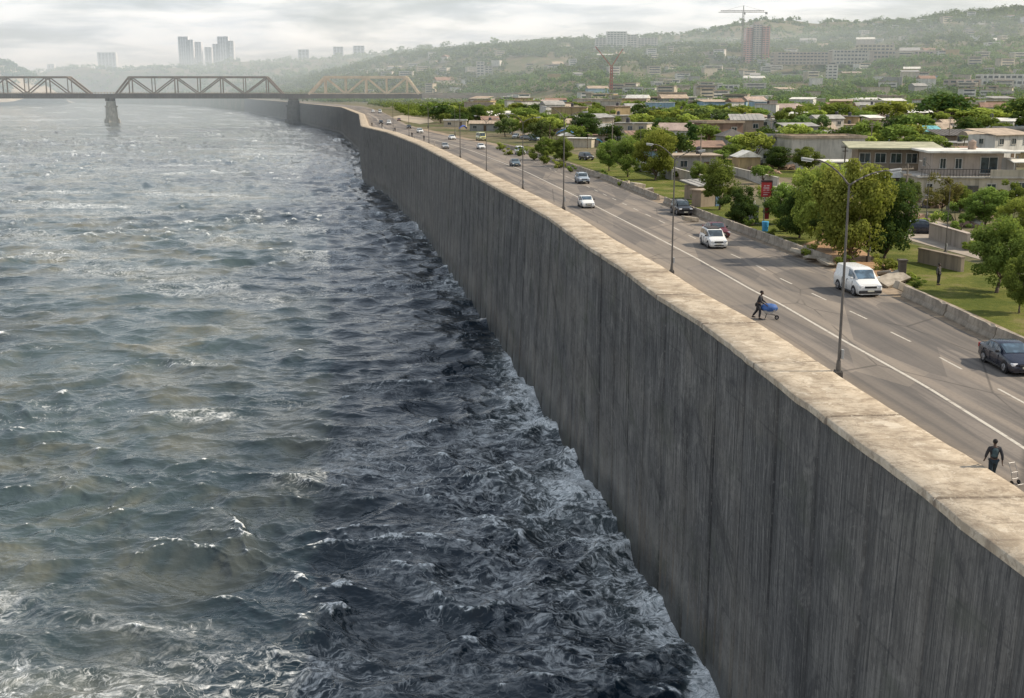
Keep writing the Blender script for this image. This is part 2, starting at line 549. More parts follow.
# ================================================================== ground sheet
gd = np.concatenate([np.linspace(-60, 120, 60), np.geomspace(122, 1000, 110), np.linspace(1010, 5000, 200)])
NCG = 240
tt = np.linspace(0, 1, NCG) ** 1.3
gx0 = xin(gd) - .6
gx1 = np.maximum(.85 * gd, 0) + 160
GX = gx0[:, None] + (gx1 - gx0)[:, None] * tt[None]
GY = np.repeat(gd[:, None], NCG, 1)
GZ = H(GX, GY) - .02
gv = np.stack([GX, GY, GZ], 2)
skirt = gv[:, :1].copy(); skirt[..., 2] = WATER - 3; skirt[..., 0] -= .4
gv = np.concatenate([skirt, gv], 1)
gm, t = newmat('dry_ground')
pos = t.n('ShaderNodeNewGeometry').outputs['Position']
n1 = t.noise(pos, .035, 5, .6); n2 = t.noise(pos, .4, 5, .65); n3 = t.noise(pos, 3.5, 4, .7)
c = t.mix(t.maprange(n1, .42, .6), (.19, .15, .10), (.085, .095, .04))
c = t.mix(t.maprange(n2, .45, .68), c, (.05, .07, .02))
c = t.mix(t.math('MULTIPLY', t.maprange(n3, .4, .75), .45), c, (.2, .16, .1))
t.principled(Base_Color=c, Roughness=.95, Specular_IOR_Level=.15, Normal=t.bump(n3, .5, .1))
np_mesh('ground', gv.reshape(-1, 3), grid_faces(len(gd), NCG + 1), gm, smooth=False, kind='structure')

# far left bank with its dark wooded knoll
ld = np.linspace(2850, 4400, 70)
lx = np.linspace(0, 1, 60)
lx1 = np.interp(ld, [2850, 2950, 3200, 4400], [-1290, -1205, -1180, -1500])
LX = -4200 + (lx1[:, None] + 4200) * lx[None]; LY = np.repeat(ld[:, None], 60, 1)
def HL(x, y):
    e = np.interp(y, [2850, 2950, 3200, 4400], [-1290, -1205, -1180, -1500]) - x
    return WATER + sst(-5, 60, e) * 14 + 80 * np.exp(-((x + 1330) / 130) ** 2 - ((y - 3150) / 170) ** 2) + 30 * np.exp(-((x + 1500) / 200) ** 2 - ((y - 3200) / 170) ** 2)
LZ = HL(LX, LY)
np_mesh('far_bank', np.stack([LX, LY, LZ], 2).reshape(-1, 3), grid_faces(70, 60), mat('sandy_bank', (.34, .29, .21), .95, .2, .05), kind='structure')

# ================================================================== road
def strip(name, D, x0, x1, z, mt, nc=2, uvs=True, zf=None):
    D = np.asarray(D, dtype=float)
    k = np.linspace(0, 1, nc)
    XX = x0[:, None] + (x1 - x0)[:, None] * k[None]; YY = np.repeat(D[:, None], nc, 1)
    ZZ = np.full_like(XX, z)
    U = np.repeat(k[None], len(D), 0); V_ = np.repeat(D[:, None], nc, 1)
    return np_mesh(name, np.stack([XX, YY, ZZ], 2).reshape(-1, 3), grid_faces(len(D), nc), mt, uv=np.stack([U, V_], 2).reshape(-1, 2), kind='structure')


rm, t = newmat('worn_asphalt')
uv = t.n('ShaderNodeTexCoord').outputs['UV']
pos = t.n('ShaderNodeNewGeometry').outputs['Position']
su = t.n('ShaderNodeSeparateXYZ', {'Vector': uv}).outputs['X']
streak = t.noise(t.scale(uv, (26, .035, 1)), 1.0, 5, .6, .3)
lanes = t.noise(t.scale(uv, (9, .006, 1)), 1.0, 3, .5)
n1 = t.noise(pos, .12, 5, .6, .6); n2 = t.noise(pos, 5, 4, .7)
c = t.mix(t.maprange(n1, .35, .66), (.152, .133, .116), (.212, .183, .156))
c = t.mix(t.math('MULTIPLY', t.maprange(streak, .42, .62), .8), c, (.105, .094, .085))
c = t.mix(t.math('MULTIPLY', t.maprange(lanes, .48, .60), .7), c, (.275, .23, .185))
cr = t.n('ShaderNodeTexVoronoi', {'Vector': t.scale(pos, (1, .4, 1)), 'Scale': .16}, feature='DISTANCE_TO_EDGE').outputs['Distance']
cw = t.math('MULTIPLY', t.maprange(cr, .0, .014, 1, 0), t.maprange(n1, .40, .52))
pt = t.n('ShaderNodeTexVoronoi', {'Vector': t.scale(pos, (.25, .07, 1)), 'Scale': 1.0}).outputs['Color']
ptv = t.n('ShaderNodeSeparateColor', {'Color': pt}).outputs[0]
c = t.mix(t.math('MULTIPLY', t.maprange(ptv, .72, .76), .45), c, (.085, .078, .072))
c = t.mix(t.math('MULTIPLY', t.maprange(ptv, .22, .18), .35), c, (.26, .22, .175))
c = t.mix(t.math('MULTIPLY', cw, .6), c, (.04, .036, .032))
eL = t.maprange(su, .16, .0); eR = t.maprange(su, .90, 1.0)
e = t.math('MULTIPLY', t.math('MAXIMUM', eL, eR), t.maprange(n1, .25, .6))
c = t.mix(t.math('MULTIPLY', e, .85), c, (.30, .235, .165))
c = t.mix(t.math('MULTIPLY', t.maprange(n2, .4, .8), .3), c, (.06, .055, .05))
t.principled(Base_Color=c, Roughness=.82, Specular_IOR_Level=.3, Normal=t.bump(n2, .3, .02))
rd = np.concatenate([np.linspace(-55, 150, 100), np.geomspace(152, 2100, 160)])
strip('road', rd, xin(rd) - .05, xr(rd) + .3, .004, rm, 9)
mk = mat('worn_white_marking', (.55, .51, .44), .85, .25, 1.6, dirt=.85, dirtcol=(.2, .17, .14))
ld_ = np.concatenate([np.linspace(-20, 150, 80), np.geomspace(152, 800, 60)])
strip('edge_line', ld_, xl(ld_) - .10, xl(ld_) + .10, .010, mk)
MBm = MB()
d0 = 42.0
while d0 < 300:
    ds = np.linspace(d0, d0 + 3.0, 4)
    MBm.add([(float(xd(q)) + sg * .07, float(q), .010) for q in ds for sg in (-1, 1)], [(2 * k, 2 * k + 1, 2 * k + 3, 2 * k + 2) for k in range(3)])
    d0 += 7.4
MBm.build('lane_dashes', mk)['kind'] = 'structure'
# dusty kerb strip at the foot of the barrier
kd = np.concatenate([np.linspace(20, 150, 60), np.geomspace(152, 480, 60)])
strip('road_verge', kd, xr(kd) - .9, xr(kd) + 2.2, .008, mat('verge_dust', (.28, .215, .15), .95, .3, .6, dirt=.4))

# ---- park lawn, paths, side street (polygons on the ground, seen beyond the barrier)
def patch_poly(name, pts, z, mt):
    P = [G(a, b, z) for a, b in pts]
    bm = bmesh.new(); bm.faces.new([bm.verts.new(p) for p in P]); bmesh.ops.triangulate(bm, faces=bm.faces[:])
    bmesh.ops.recalc_face_normals(bm, faces=bm.faces[:])
    if sum(f.normal.z for f in bm.faces) < 0: bmesh.ops.reverse_faces(bm, faces=bm.faces[:])
    me = bpy.data.meshes.new(name); bm.to_mesh(me); bm.free(); me.materials.append(mt)
    o = bpy.data.objects.new(name, me); COL.objects.link(o); o['kind'] = 'structure'
    return o


lm, t = newmat('lawn_grass')
pos = t.n('ShaderNodeNewGeometry').outputs['Position']
n1 = t.noise(pos, .22, 4, .6); n2 = t.noise(pos, 2.2, 5, .7); n3 = t.noise(pos, 14, 3, .7)
c = t.mix(t.maprange(n1, .35, .65), (.105, .125, .025), (.19, .19, .045))
c = t.mix(t.math('MULTIPLY', t.maprange(n2, .4, .7), .6), c, (.05, .085, .015))
c = t.mix(t.math('MULTIPLY', t.maprange(n1, .54, .68), .75), c, (.25, .20, .10))
c = t.mix(t.math('MULTIPLY', t.maprange(n3, .45, .7), .4), c, (.035, .05, .01))
t.principled(Base_Color=c, Roughness=.95, Specular_IOR_Level=.1, Normal=t.bump(n3, .9, .12))
patch_poly('lawn', [(1120,392),(1000,334),(925,298),(862,268),(800,246),(735,223),(676,201),(640,187),(600,172),(566,160),(530,149),(506,143),
                    (560,151),(620,163),(680,182),(740,204),(800,215),(880,216),(910,243),(970,262),(1120,300)], .006, lm)
patch_poly('upper_lawn', [(690,160),(720,158),(775,164),(800,171),(805,178),(770,177),(728,168)], .006, lm)
pave = mat('pale_concrete', (.40, .36, .30), .9, .2, .5, dirt=.3)
patch_poly('side_street', [(902,238),(912,226),(938,221),(980,236),(1040,262),(1040,276),(975,258)], .010, mat('dusty_street', (.33, .28, .225), .9, .2, .5, dirt=.3))
patch_poly('footpath', [(716,166),(724,165),(790,186),(840,196),(838,201),(778,192)], .010, pave)
patch_poly('dirt_patch', [(798,246),(822,238),(862,250),(905,278),(868,280),(835,268)], .010, mat('orange_dirt', (.36, .22, .12), .95, .3, .6))
patch_poly('dirt_path', [(815,232),(836,226),(872,236),(868,246),(836,246)], .014, mat('orange_dirt', (.36, .22, .12)))
patch_poly('sandy_lot', [(392,117),(402,115),(430,119),(434,122),(420,124),(404,121)], .012, mat('sandy_lot', (.36, .3, .22), .95, .2, .2))

# ================================================================== flood wall
cm, t = newmat('board_marked_concrete')
uv = t.n('ShaderNodeTexCoord').outputs['UV']
s = t.n('ShaderNodeSeparateXYZ', {'Vector': uv}); S, Vv = s.outputs['X'], s.outputs['Y']
boards = t.noise(t.scale(uv, (2.3, .02, 1)), 1.0, 4, .75)
str1 = t.noise(t.scale(uv, (1.3, .085, 1)), 1.0, 6, .72, .35)
str2 = t.noise(t.scale(uv, (6.5, .16, 1)), 1.0, 5, .75, .2)
blot = t.noise(t.scale(uv, (.09, .11, 1)), 1.0, 6, .62, .8)
grit = t.noise(t.scale(uv, (3.2, 3.2, 1)), 1.0, 5, .7)
c = t.mix(t.maprange(blot, .32, .68), (.130, .126, .122), (.225, .214, .196))
pan = t.n('ShaderNodeTexWhiteNoise', {'Vector': t.n('ShaderNodeCombineXYZ', {'X': t.math('FLOOR', t.math('DIVIDE', S, 6.0))}).outputs[0]}).outputs['Value']
c = t.mix(t.math('MULTIPLY', pan, .6), c, (.10, .10, .10))
c = t.mix(t.math('MULTIPLY', t.maprange(boards, .5, .68), .5), c, (.075, .072, .07))
topw = t.maprange(Vv, -13, 0.5, .35, 1.0)
c = t.mix(t.math('MULTIPLY', t.maprange(str1, .47, .66), t.math('MULTIPLY', topw, .8)), c, (.045, .044, .045))
c = t.mix(t.math('MULTIPLY', t.maprange(str2, .5, .62), .75), c, (.055, .053, .052))
c = t.mix(t.math('MULTIPLY', t.maprange(str2, .47, .34), .7), c, (.34, .325, .30))
jf = t.math('FRACT', t.math('DIVIDE', t.math('ADD', S, 2.0), 6.0))
jd = t.math('MULTIPLY', t.math('ABSOLUTE', t.math('SUBTRACT', jf, .5)), 6.0)
jn = t.noise(t.scale(uv, (.4, .22, 1)), 1.0, 4, .6)
jw = t.math('MULTIPLY', t.maprange(jd, .06, .42, 1, 0), t.maprange(jn, .36, .62))
odd = t.maprange(t.math('FRACT', t.math('DIVIDE', t.math('ADD', S, 2.0), 12.0)), .49, .51, 1, .3)
jr = t.n('ShaderNodeTexWhiteNoise', {'Vector': t.n('ShaderNodeCombineXYZ', {'X': t.math('FLOOR', t.math('DIVIDE', t.math('ADD', S, 2.0), 6.0)), 'Y': 3.3}).outputs[0]}).outputs['Value']
odd = t.math('MULTIPLY', odd, t.maprange(jr, .1, .8, .2, 1.0))
jw = t.math('MULTIPLY', jw, odd)
c = t.mix(t.math('MULTIPLY', jw, .8), c, (.026, .026, .028))
c = t.mix(t.math('MULTIPLY', t.maprange(jd, .05, .10, .85, 0), odd), c, (.016, .016, .018))
bl2 = t.noise(t.scale(uv, (.35, .28, 1)), 1.0, 6, .7, 1.2)
c = t.mix(t.math('MULTIPLY', t.maprange(bl2, .50, .64), .62), c, (.052, .052, .052))
c = t.mix(t.math('MULTIPLY', t.maprange(bl2, .46, .34), .5), c, (.30, .285, .26))
wp = t.noise(t.scale(uv, (.035, .10, 1)), 1.0, 5, .65, .6)
c = t.mix(t.math('MULTIPLY', t.maprange(wp, .46, .66), .30), c, (.22, .195, .16))
c = t.mix(t.math('MULTIPLY', t.maprange(S, 170, 420), .4), c, (.25, .23, .205))  # paler, browner far stretch: distance haze put into the concrete colour
lf = t.math('ABSOLUTE', t.math('SUBTRACT', t.math('FRACT', t.math('ADD', t.math('DIVIDE', Vv, 4.4), t.math('MULTIPLY', t.noise(t.scale(uv, (.3, .3, 1)), 1.0, 3), .03))), .5))
c = t.mix(t.math('MULTIPLY', t.maprange(lf, .0, .022, .5, 0), t.maprange(bl2, .4, .6)), c, (.045, .044, .043))
ds_ = t.noise(t.scale(uv, (3.2, .0, 1)), 1.0, 4, .8)
dl_ = t.noise(t.scale(uv, (.55, .0, 1)), 1.0, 4, .7)
dlen = t.maprange(dl_, .3, .7, -2.0, -22.0, False)
dmask = t.maprange(t.math('SUBTRACT', Vv, dlen), -2.5, 4.0)
dbr = t.maprange(t.noise(t.scale(uv, (4, .35, 1)), 1.0, 5, .7), .35, .6)
c = t.mix(t.math('MULTIPLY', t.math('MULTIPLY', t.maprange(ds_, .50, .57), t.math('MULTIPLY', dmask, dbr)), .92), c, (.030, .030, .031))
ds2 = t.noise(t.scale(uv, (8.5, .03, 1)), 1.0, 4, .8)
c = t.mix(t.math('MULTIPLY', t.math('MULTIPLY', t.maprange(ds2, .52, .60), dbr), .85), c, (.036, .036, .037))
rs_ = t.noise(t.scale(uv, (.9, .06, 1)), 1.0, 4, .7)
c = t.mix(t.math('MULTIPLY', t.math('MULTIPLY', t.maprange(rs_, .62, .70), t.maprange(Vv, -21, -12, 1, .25)), .5), c, (.17, .10, .05))
# slanting scour marks
dg = t.n('ShaderNodeMapping', {'Vector': uv, 'Rotation': (0, 0, R(-32)), 'Scale': (1, 1, 1)}).outputs[0]
dg2 = t.noise(t.scale(dg, (.05, .55, 1)), 1.0, 4, .6, .2)
c = t.mix(t.math('MULTIPLY', t.maprange(dg2, .57, .70), .6), c, (.045, .044, .043))
# damp foot with pale splash bloom and brown tide stains
foot = t.maprange(Vv, WATER - .5, WATER + 9)
fn = t.math('MULTIPLY', t.math('SUBTRACT', 1.0, foot), t.maprange(blot, .38, .62))
c = t.mix(t.math('MULTIPLY', fn, .5), c, (.30, .285, .255))
c = t.mix(t.math('MULTIPLY', t.math('MULTIPLY', t.math('SUBTRACT', 1.0, foot), t.maprange(str1, .5, .62)), .5), c, (.16, .11, .06))
wet = t.maprange(t.math('ADD', Vv, t.math('MULTIPLY', t.math('SUBTRACT', str1, .5), 5.0)), WATER + .8, WATER + 3.4, 1, 0)
c = t.mix(t.math('MULTIPLY', wet, .75), c, (.030, .033, .030))
c = t.mix(t.math('MULTIPLY', t.maprange(grit, .5, .72), .55), c, (.05, .05, .05))
grit2 = t.noise(t.scale(uv, (6, 2.2, 1)), 1.0, 4, .75)
c = t.mix(t.math('MULTIPLY', t.maprange(grit2, .47, .30), .5), c, (.28, .27, .25))
grn = t.noise(t.scale(uv, (.12, .3, 1)), 1.0, 4, .6, .5)
c = t.mix(t.math('MULTIPLY', t.maprange(grn, .54, .70), .35), c, (.075, .085, .055))
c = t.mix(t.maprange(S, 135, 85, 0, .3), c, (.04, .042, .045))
bh = t.math('ADD', t.math('MULTIPLY', boards, 1.2), t.math('ADD', t.math('MULTIPLY', grit, .35), t.math('MULTIPLY', str2, .5)))
t.principled(Base_Color=c, Roughness=t.maprange(wet, 0, 1, .9, .45), Specular_IOR_Level=.3, Normal=t.bump(bh, .6, .10))

river_wall = empty('river_wall', (18, 0, 0), 0, 'tall board-marked grey concrete flood wall curving along the river', 'flood wall')
# sample the plan: groove every 6 m, plain samples between
dd = np.concatenate([np.linspace(-50, 60, 220), np.geomspace(60.5, 2200, 2600)])
px_, py_ = xt(dd), dd
arc = np.concatenate([[0], np.cumsum(np.hypot(np.diff(px_), np.diff(py_)))])
S0 = np.arange(1.0, arc[-1] - 1, 6.0)
ss, off = [], []
for k, s0 in enumerate(S0):
    far = np.interp(s0, arc, dd) > 420
    if not far:
        g = .10 if k % 2 == 0 else .05
        ss += [s0 - g - .03, s0 - g, s0 + g, s0 + g + .03]; off += [0, .09, .09, 0]
        ss += [s0 + 1.5, s0 + 3, s0 + 4.5]; off += [0, 0, 0]
    else:
        ss += [s0, s0 + 3]; off += [0, 0]
ss = np.array(ss); off = np.array(off)
wy = np.interp(ss, arc, dd); wxx = xt(wy)
sl_ = slope(xt, wy); nxn, nyn = 1 / np.sqrt(1 + sl_ ** 2), -sl_ / np.sqrt(1 + sl_ ** 2)       # towards the land
zs = np.array([WATER - 3, WATER, WATER + 5, -10, -4, CAP - .34])
fz = (zs - (CAP - .34)) / (WATER - (CAP - .34))
bx_ = xb(wy)
wpx = wxx[:, None] + (bx_ - wxx)[:, None] * fz[None] + (off * nxn)[:, None]
wpy = wy[:, None] + (off * nyn)[:, None] + 0 * fz[None]
wz = np.repeat(zs[None], len(wy), 0)
uvw = np.stack([np.repeat(ss[:, None], len(zs), 1), wz], 2)
wf = np_mesh('wall_face', np.stack([wpx - 18, wpy, wz], 2).reshape(-1, 3), grid_faces(len(wy), len(zs)), cm, river_wall, uv=uvw.reshape(-1, 2))

km, t = newmat('sandy_coping_concrete')
pos = t.n('ShaderNodeNewGeometry').outputs['Position']
n1 = t.noise(pos, .35, 6, .65, 1.2); n2 = t.noise(pos, 1.6, 6, .68, .8); n3 = t.noise(pos, 9, 4, .7)
c = t.mix(t.maprange(n1, .35, .62), (.34, .275, .20), (.52, .44, .335))
c = t.mix(t.math('MULTIPLY', t.maprange(n2, .5, .66), .5), c, (.24, .19, .14))
c = t.mix(t.math('MULTIPLY', t.maprange(n2, .46, .32), .5), c, (.60, .53, .42))
n4 = t.noise(t.scale(pos, (.5, 1.7, 1)), 1.0, 6, .7, 2.0)
c = t.mix(t.math('MULTIPLY', t.maprange(n4, .54, .66), .55), c, (.20, .155, .115))
vc = t.n('ShaderNodeTexVoronoi', {'Vector': t.n('ShaderNodeVectorMath', {0: pos, 1: t.n('ShaderNodeTexNoise', {'Vector': pos, 'Scale': .5, 'Detail': 4.0}).outputs['Color']}, operation='ADD').outputs[0], 'Scale': .4}, feature='DISTANCE_TO_EDGE').outputs['Distance']
c = t.mix(t.math('MULTIPLY', t.math('MULTIPLY', t.maprange(vc, 0, .03, 1, 0), t.maprange(n1, .52, .66)), .4), c, (.14, .11, .085))
c = t.mix(t.math('MULTIPLY', t.maprange(n3, .45, .75), .25), c, (.18, .15, .115))
cuv = t.n('ShaderNodeTexCoord').outputs['UV']
cS = t.n('ShaderNodeSeparateXYZ', {'Vector': cuv}).outputs['X']
cj = t.math('MULTIPLY', t.math('ABSOLUTE', t.math('SUBTRACT', t.math('FRACT', t.math('DIVIDE', t.math('ADD', cS, 2.42), 11.0)), .5)), 11.0)
c = t.mix(t.math('MULTIPLY', t.maprange(cj, .05, .22, 1, 0), t.maprange(n2, .3, .55, .15, .75)), c, (.09, .072, .058))
c = t.mix(t.math('MULTIPLY', t.maprange(cj, .3, 1.6, 1, 0), t.math('MULTIPLY', t.maprange(n2, .4, .6), .5)), c, (.20, .155, .115))
cb = t.n('ShaderNodeTexWhiteNoise', {'Vector': t.n('ShaderNodeCombineXYZ', {'X': t.math('FLOOR', t.math('DIVIDE', t.math('ADD', cS, 7.92), 11.0))}).outputs[0]}).outputs['Value']
c = t.mix(t.math('MULTIPLY', cb, .12), c, (.27, .22, .17))
n5 = t.noise(pos, .9, 7, .75, .4)
c = t.mix(t.math('MULTIPLY', t.maprange(n5, .56, .60), .55), c, (.22, .175, .13))
c = t.mix(t.math('MULTIPLY', t.maprange(n5, .43, .40), .5), c, (.64, .57, .46))
t.principled(Base_Color=c, Roughness=.92, Specular_IOR_Level=.2, Normal=t.bump(t.math('ADD', n2, t.math('ADD', t.math('MULTIPLY', n3, .4), t.math('MULTIPLY', n5, .8))), .7, .06))
# coping: profile swept along the wall, an open joint every 11 m
prof = [(-.14, CAP - .34), (-.16, CAP - .04), (-.12, CAP), (.9, CAP + .012), (2.3, CAP - .006), (CAPW - .05, CAP), (CAPW, CAP - .05), (CAPW, -.1)]
cs, dz = [], []
s0 = 3.0
k = 0
while s0 < arc[-1] - 12:
    far = np.interp(s0, arc, dd) > 420
    if far:
        cs += [s0, s0 + 5.5]; dz += [0, 0]
    else:
        cs += [s0, s0 + .03, s0 + .13, s0 + .16]; dz += [0, -.05, -.05, 0]
        cs += list(s0 + np.linspace(1.2, 10, 8)); dz += [0] * 8
    s0 += 11; k += 1
cs = np.array(cs); dz = np.array(dz)
jz = rng.normal(0, .012, len(cs))
cy = np.interp(cs, arc, dd); cx = xt(cy); sl_ = slope(xt, cy); q = np.sqrt(1 + sl_ ** 2); nx_, ny_ = 1 / q, -sl_ / q
po = np.array([p[0] for p in prof]); pz = np.array([p[1] for p in prof])
topmask = (pz > CAP - .06).astype(float)
cpx = cx[:, None] + nx_[:, None] * po[None] - 18; cpy = cy[:, None] + ny_[:, None] * po[None]
po_j = rng.normal(0, .03, len(cs)); cpx[:, :3] += po_j[:, None]
cpz = np.repeat(pz[None], len(cs), 0) + (dz + jz)[:, None] * topmask[None]
np_mesh('coping', np.stack([cpx, cpy, cpz], 2).reshape(-1, 3), grid_faces(len(cs), len(prof))[:, ::-1], km, river_wall,
        uv=np.stack([np.repeat(cs[:, None], len(prof), 1), np.repeat(po[None], len(cs), 0)], 2).reshape(-1, 2))
# ================================================================== vegetation
def leafmat(name, dark, light, trans=.35):
    m, t = newmat(name)
    a = t.attr('tone').outputs['Fac']
    rnd = t.n('ShaderNodeObjectInfo').outputs['Random']
    pos = t.n('ShaderNodeNewGeometry').outputs['Position']
    n = t.noise(pos, .6, 3, .6)
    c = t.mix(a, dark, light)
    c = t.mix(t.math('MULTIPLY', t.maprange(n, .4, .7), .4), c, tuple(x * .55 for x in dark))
    hs = t.n('ShaderNodeHueSaturation', {'Color': c, 'Hue': t.math('ADD', .497, t.math('MULTIPLY', rnd, .03)), 'Saturation': .95, 'Value': t.math('ADD', .72, t.math('MULTIPLY', rnd, .55))})
    d = t.n('ShaderNodeBsdfDiffuse', {'Color': hs.outputs[0], 'Roughness': .6})
    tr = t.n('ShaderNodeBsdfTranslucent', {'Color': t.mix(.5, hs.outputs[0], (.24, .30, .03))})
    mx = t.n('ShaderNodeMixShader', {0: trans, 1: d.outputs[0], 2: tr.outputs[0]})
    t.t.links.new(mx.outputs[0], t.out.inputs[0])
    return m


LEAF = leafmat('broad_leaves', (.085, .13, .03), (.37, .44, .09))
LEAF_BRIGHT = leafmat('sunny_leaves', (.13, .17, .026), (.66, .68, .14), .42)  # sunlit look put into the leaf colour, brighter than natural leaves
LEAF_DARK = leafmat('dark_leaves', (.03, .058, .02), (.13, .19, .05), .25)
LEAF_DRY = leafmat('dry_leaves', (.11, .085, .035), (.26, .20, .085))
LEAF_FAR = leafmat('distant_leaves', (.07, .11, .045), (.25, .31, .095), .25)
BARK = mat('bark', (.13, .10, .075), .95, .35, 3)


def leaves_at(cent, rad, n, size, g, up=.5, flat=.75):
    """n small leaf sprays in a clump: positions on a rough shell, quads turned outwards and up"""
    d = g.normal(size=(n, 3)); d /= np.linalg.norm(d, axis=1)[:, None]
    r = rad * g.uniform(.35, 1.08, n) ** .6
    p = cent + d * r[:, None] * np.array([1, 1, flat])
    nn = d * .8 + g.normal(size=(n, 3)) * .55 + np.array([0, 0, up]); nn /= np.linalg.norm(nn, axis=1)[:, None]
    a = np.cross(nn, g.normal(size=(n, 3))); a /= np.linalg.norm(a, axis=1)[:, None]
    b = np.cross(nn, a)
    s = size * g.uniform(.55, 1.35, n)[:, None]
    q = np.stack([p - a * s * .5, p - b * s * .34 + a * s * .05, p + a * s * .55 - nn * s * .12, p + b * s * .34 + a * s * .05], 1)
    tone = np.clip(.25 + .45 * (p[:, 2] - cent[2]) / rad + .3 * r / rad + g.normal(0, .12, n), 0, 1)  # darker inside and low in the clump: crown shade put into tone
    return q, tone


def tree_parts(seed, height, width, n_clump, per, leaf, lm, trunk_h=.28, shape='round', parent=None):
    g = np.random.default_rng(seed)
    ch = height * (1 - trunk_h * .8)
    cz = height - ch / 2
    cents = []
    tries = 0
    while len(cents) < n_clump and tries < 3000:
        tries += 1
        d = g.normal(size=3); d /= np.linalg.norm(d)
        k = g.uniform(.3, 1.12) ** .45
        c = np.array([d[0] * width / 2 * .78 * k, d[1] * width / 2 * .78 * k, cz + d[2] * ch / 2 * .8 * k])
        if shape == 'flat' and c[2] < height * .5: continue
        if shape == 'cone':
            f = 1 - (c[2] - trunk_h * height) / ch
            c[0] *= max(.15, f) * 1.1; c[1] *= max(.15, f) * 1.1
        c += g.normal(0, .065 * width, 3)
        cents.append(c)
    qs, tn = [], []
    for c in cents:
        rr = width * g.uniform(.085, .20)
        q, tt_ = leaves_at(c, rr, int(per * g.uniform(.6, 1.3)), leaf, g)
        base = .55 + .45 * (c[2] - (cz - ch / 2)) / ch  # lower clumps toned darker, shade of the crown put into colour
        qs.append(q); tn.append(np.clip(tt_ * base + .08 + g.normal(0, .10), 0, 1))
    q = np.concatenate(qs); tone = np.repeat(np.concatenate(tn), 4)
    V = q.reshape(-1, 3); F = np.arange(len(V)).reshape(-1, 4)
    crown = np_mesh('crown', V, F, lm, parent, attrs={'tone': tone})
    mb = MB()
    r0 = max(.07, height * .021)
    lean = g.normal(0, .03 * height, 2)
    fork = Vector((lean[0], lean[1], height * trunk_h))
    mb.path([(0, 0, -.3), (lean[0] * .5, lean[1] * .4, height * trunk_h * .5), fork], [r0 * 1.35, r0 * 1.05, r0 * .9], 8)
    order = sorted(range(len(cents)), key=lambda i: g.random())[: min(9, len(cents))]
    for i in order:
        c = Vector(cents[i]); m_ = fork.lerp(c, .5) + Vector(g.normal(0, .05 * width, 3)); m_.z += .04 * height
        mb.path([fork, m_, c], [r0 * .6, r0 * .36, r0 * .12], 6)
    trunk = mb.build('trunk', BARK, parent, smooth=True)
    return crown, trunk


def palm_parts(seed, height, parent):
    g = random.Random(seed)
    mb = MB()
    bend = g.uniform(-.8, .8)
    pts = [Vector((bend * (k / 6) ** 2, 0, height * k / 6 - (.2 if k == 0 else 0))) for k in range(7)]
    mb.path(pts, [.22, .18, .16, .15, .14, .13, .12], 8)
    mb.build('trunk', BARK, parent, smooth=True)
    V, F, T = [], [], []
    top = pts[-1]
    for k in range(20):
        a = k * 2.399 + g.uniform(-.2, .2); el = g.uniform(-.25, 1.1); L = g.uniform(1.9, 2.8)
        d = Vector((math.cos(a), math.sin(a), 0)); side = Vector((-math.sin(a), math.cos(a), 0))
        for s_ in range(9):
            f = s_ / 9
            p = top + d * (L * f * math.cos(el * (1 - f))) + Vector((0, 0, L * (math.sin(el) * f - .75 * f * f)))
            w_ = .75 * math.sin(math.pi * min(1, .12 + f * .9)) + .12
            for sg in (-1, 1):
                b = len(V)
                V += [p, p + d * .20, p + side * sg * w_ + d * .35 - Vector((0, 0, .28 * w_)), p + side * sg * w_ * .9 + d * .2 - Vector((0, 0, .30 * w_))]
                F.append((b, b + 1, b + 2, b + 3)); T += [.35 + .5 * g.random()] * 4
    np_mesh('crown', np.array([tuple(v) for v in V]), np.array(F), LEAF, parent, attrs={'tone': np.array(T)})


# prototypes: geometry shared by the copies
TREEPROTO = {}


def proto(key):
    """(crown mesh, trunk mesh, nominal height, nominal width)"""
    if key in TREEPROTO: return TREEPROTO[key]
    kind, i = key
    e = bpy.data.objects.new('tmp', None); COL.objects.link(e)
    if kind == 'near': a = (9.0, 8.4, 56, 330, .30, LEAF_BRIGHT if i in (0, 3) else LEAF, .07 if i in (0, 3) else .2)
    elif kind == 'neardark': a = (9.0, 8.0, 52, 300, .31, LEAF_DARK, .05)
    elif kind == 'dry': a = (6.0, 7.0, 26, 110, .34, LEAF_DRY, .2)
    elif kind == 'mid': a = (8.5, 8.8, 26, 100, .6, [LEAF, LEAF_BRIGHT, LEAF, LEAF_DARK, LEAF_FAR, LEAF][i % 6], .18)
    elif kind == 'shrub': a = (1.6, 2.2, 12, 90, .2, LEAF if i % 2 else LEAF_BRIGHT, .02)
    elif kind == 'cone': a = (9.0, 4.6, 40, 100, .42, LEAF_DARK, .12)
    shape = 'cone' if kind == 'cone' else ('flat' if (kind == 'mid' and i in (1, 5)) else 'round')
    if kind == 'palm':
        palm_parts(70 + i, 7.5, e); hh, ww = 8.6, 5.0
    else:
        tree_parts(100 + i * 7 + len(kind) * 31, *a[:6], trunk_h=a[6], shape=shape, parent=e); hh, ww = a[0], a[1]
    ch = {c.name.split('.')[0]: c for c in e.children}
    out = (ch['crown'].data, ch['trunk'].data, hh, ww)
    for c in list(e.children): bpy.data.objects.remove(c)
    bpy.data.objects.remove(e)
    TREEPROTO[key] = out
    return out


def plant(key, loc, height, width, label, group=None, name='tree', cat='tree', rz=None):
    cm_, tm_, hh, ww = proto(key)
    e = empty(name, loc, random.uniform(0, 6.28) if rz is None else rz, label, cat, group)
    e.scale = (width / ww, width / ww, height / hh)
    for nm, me in (('crown', cm_), ('trunk', tm_)):
        if name == 'shrub': nm = 'foliage' if nm == 'crown' else 'stem'
        o = bpy.data.objects.new(nm, me); COL.objects.link(o); o.parent = e
    return e


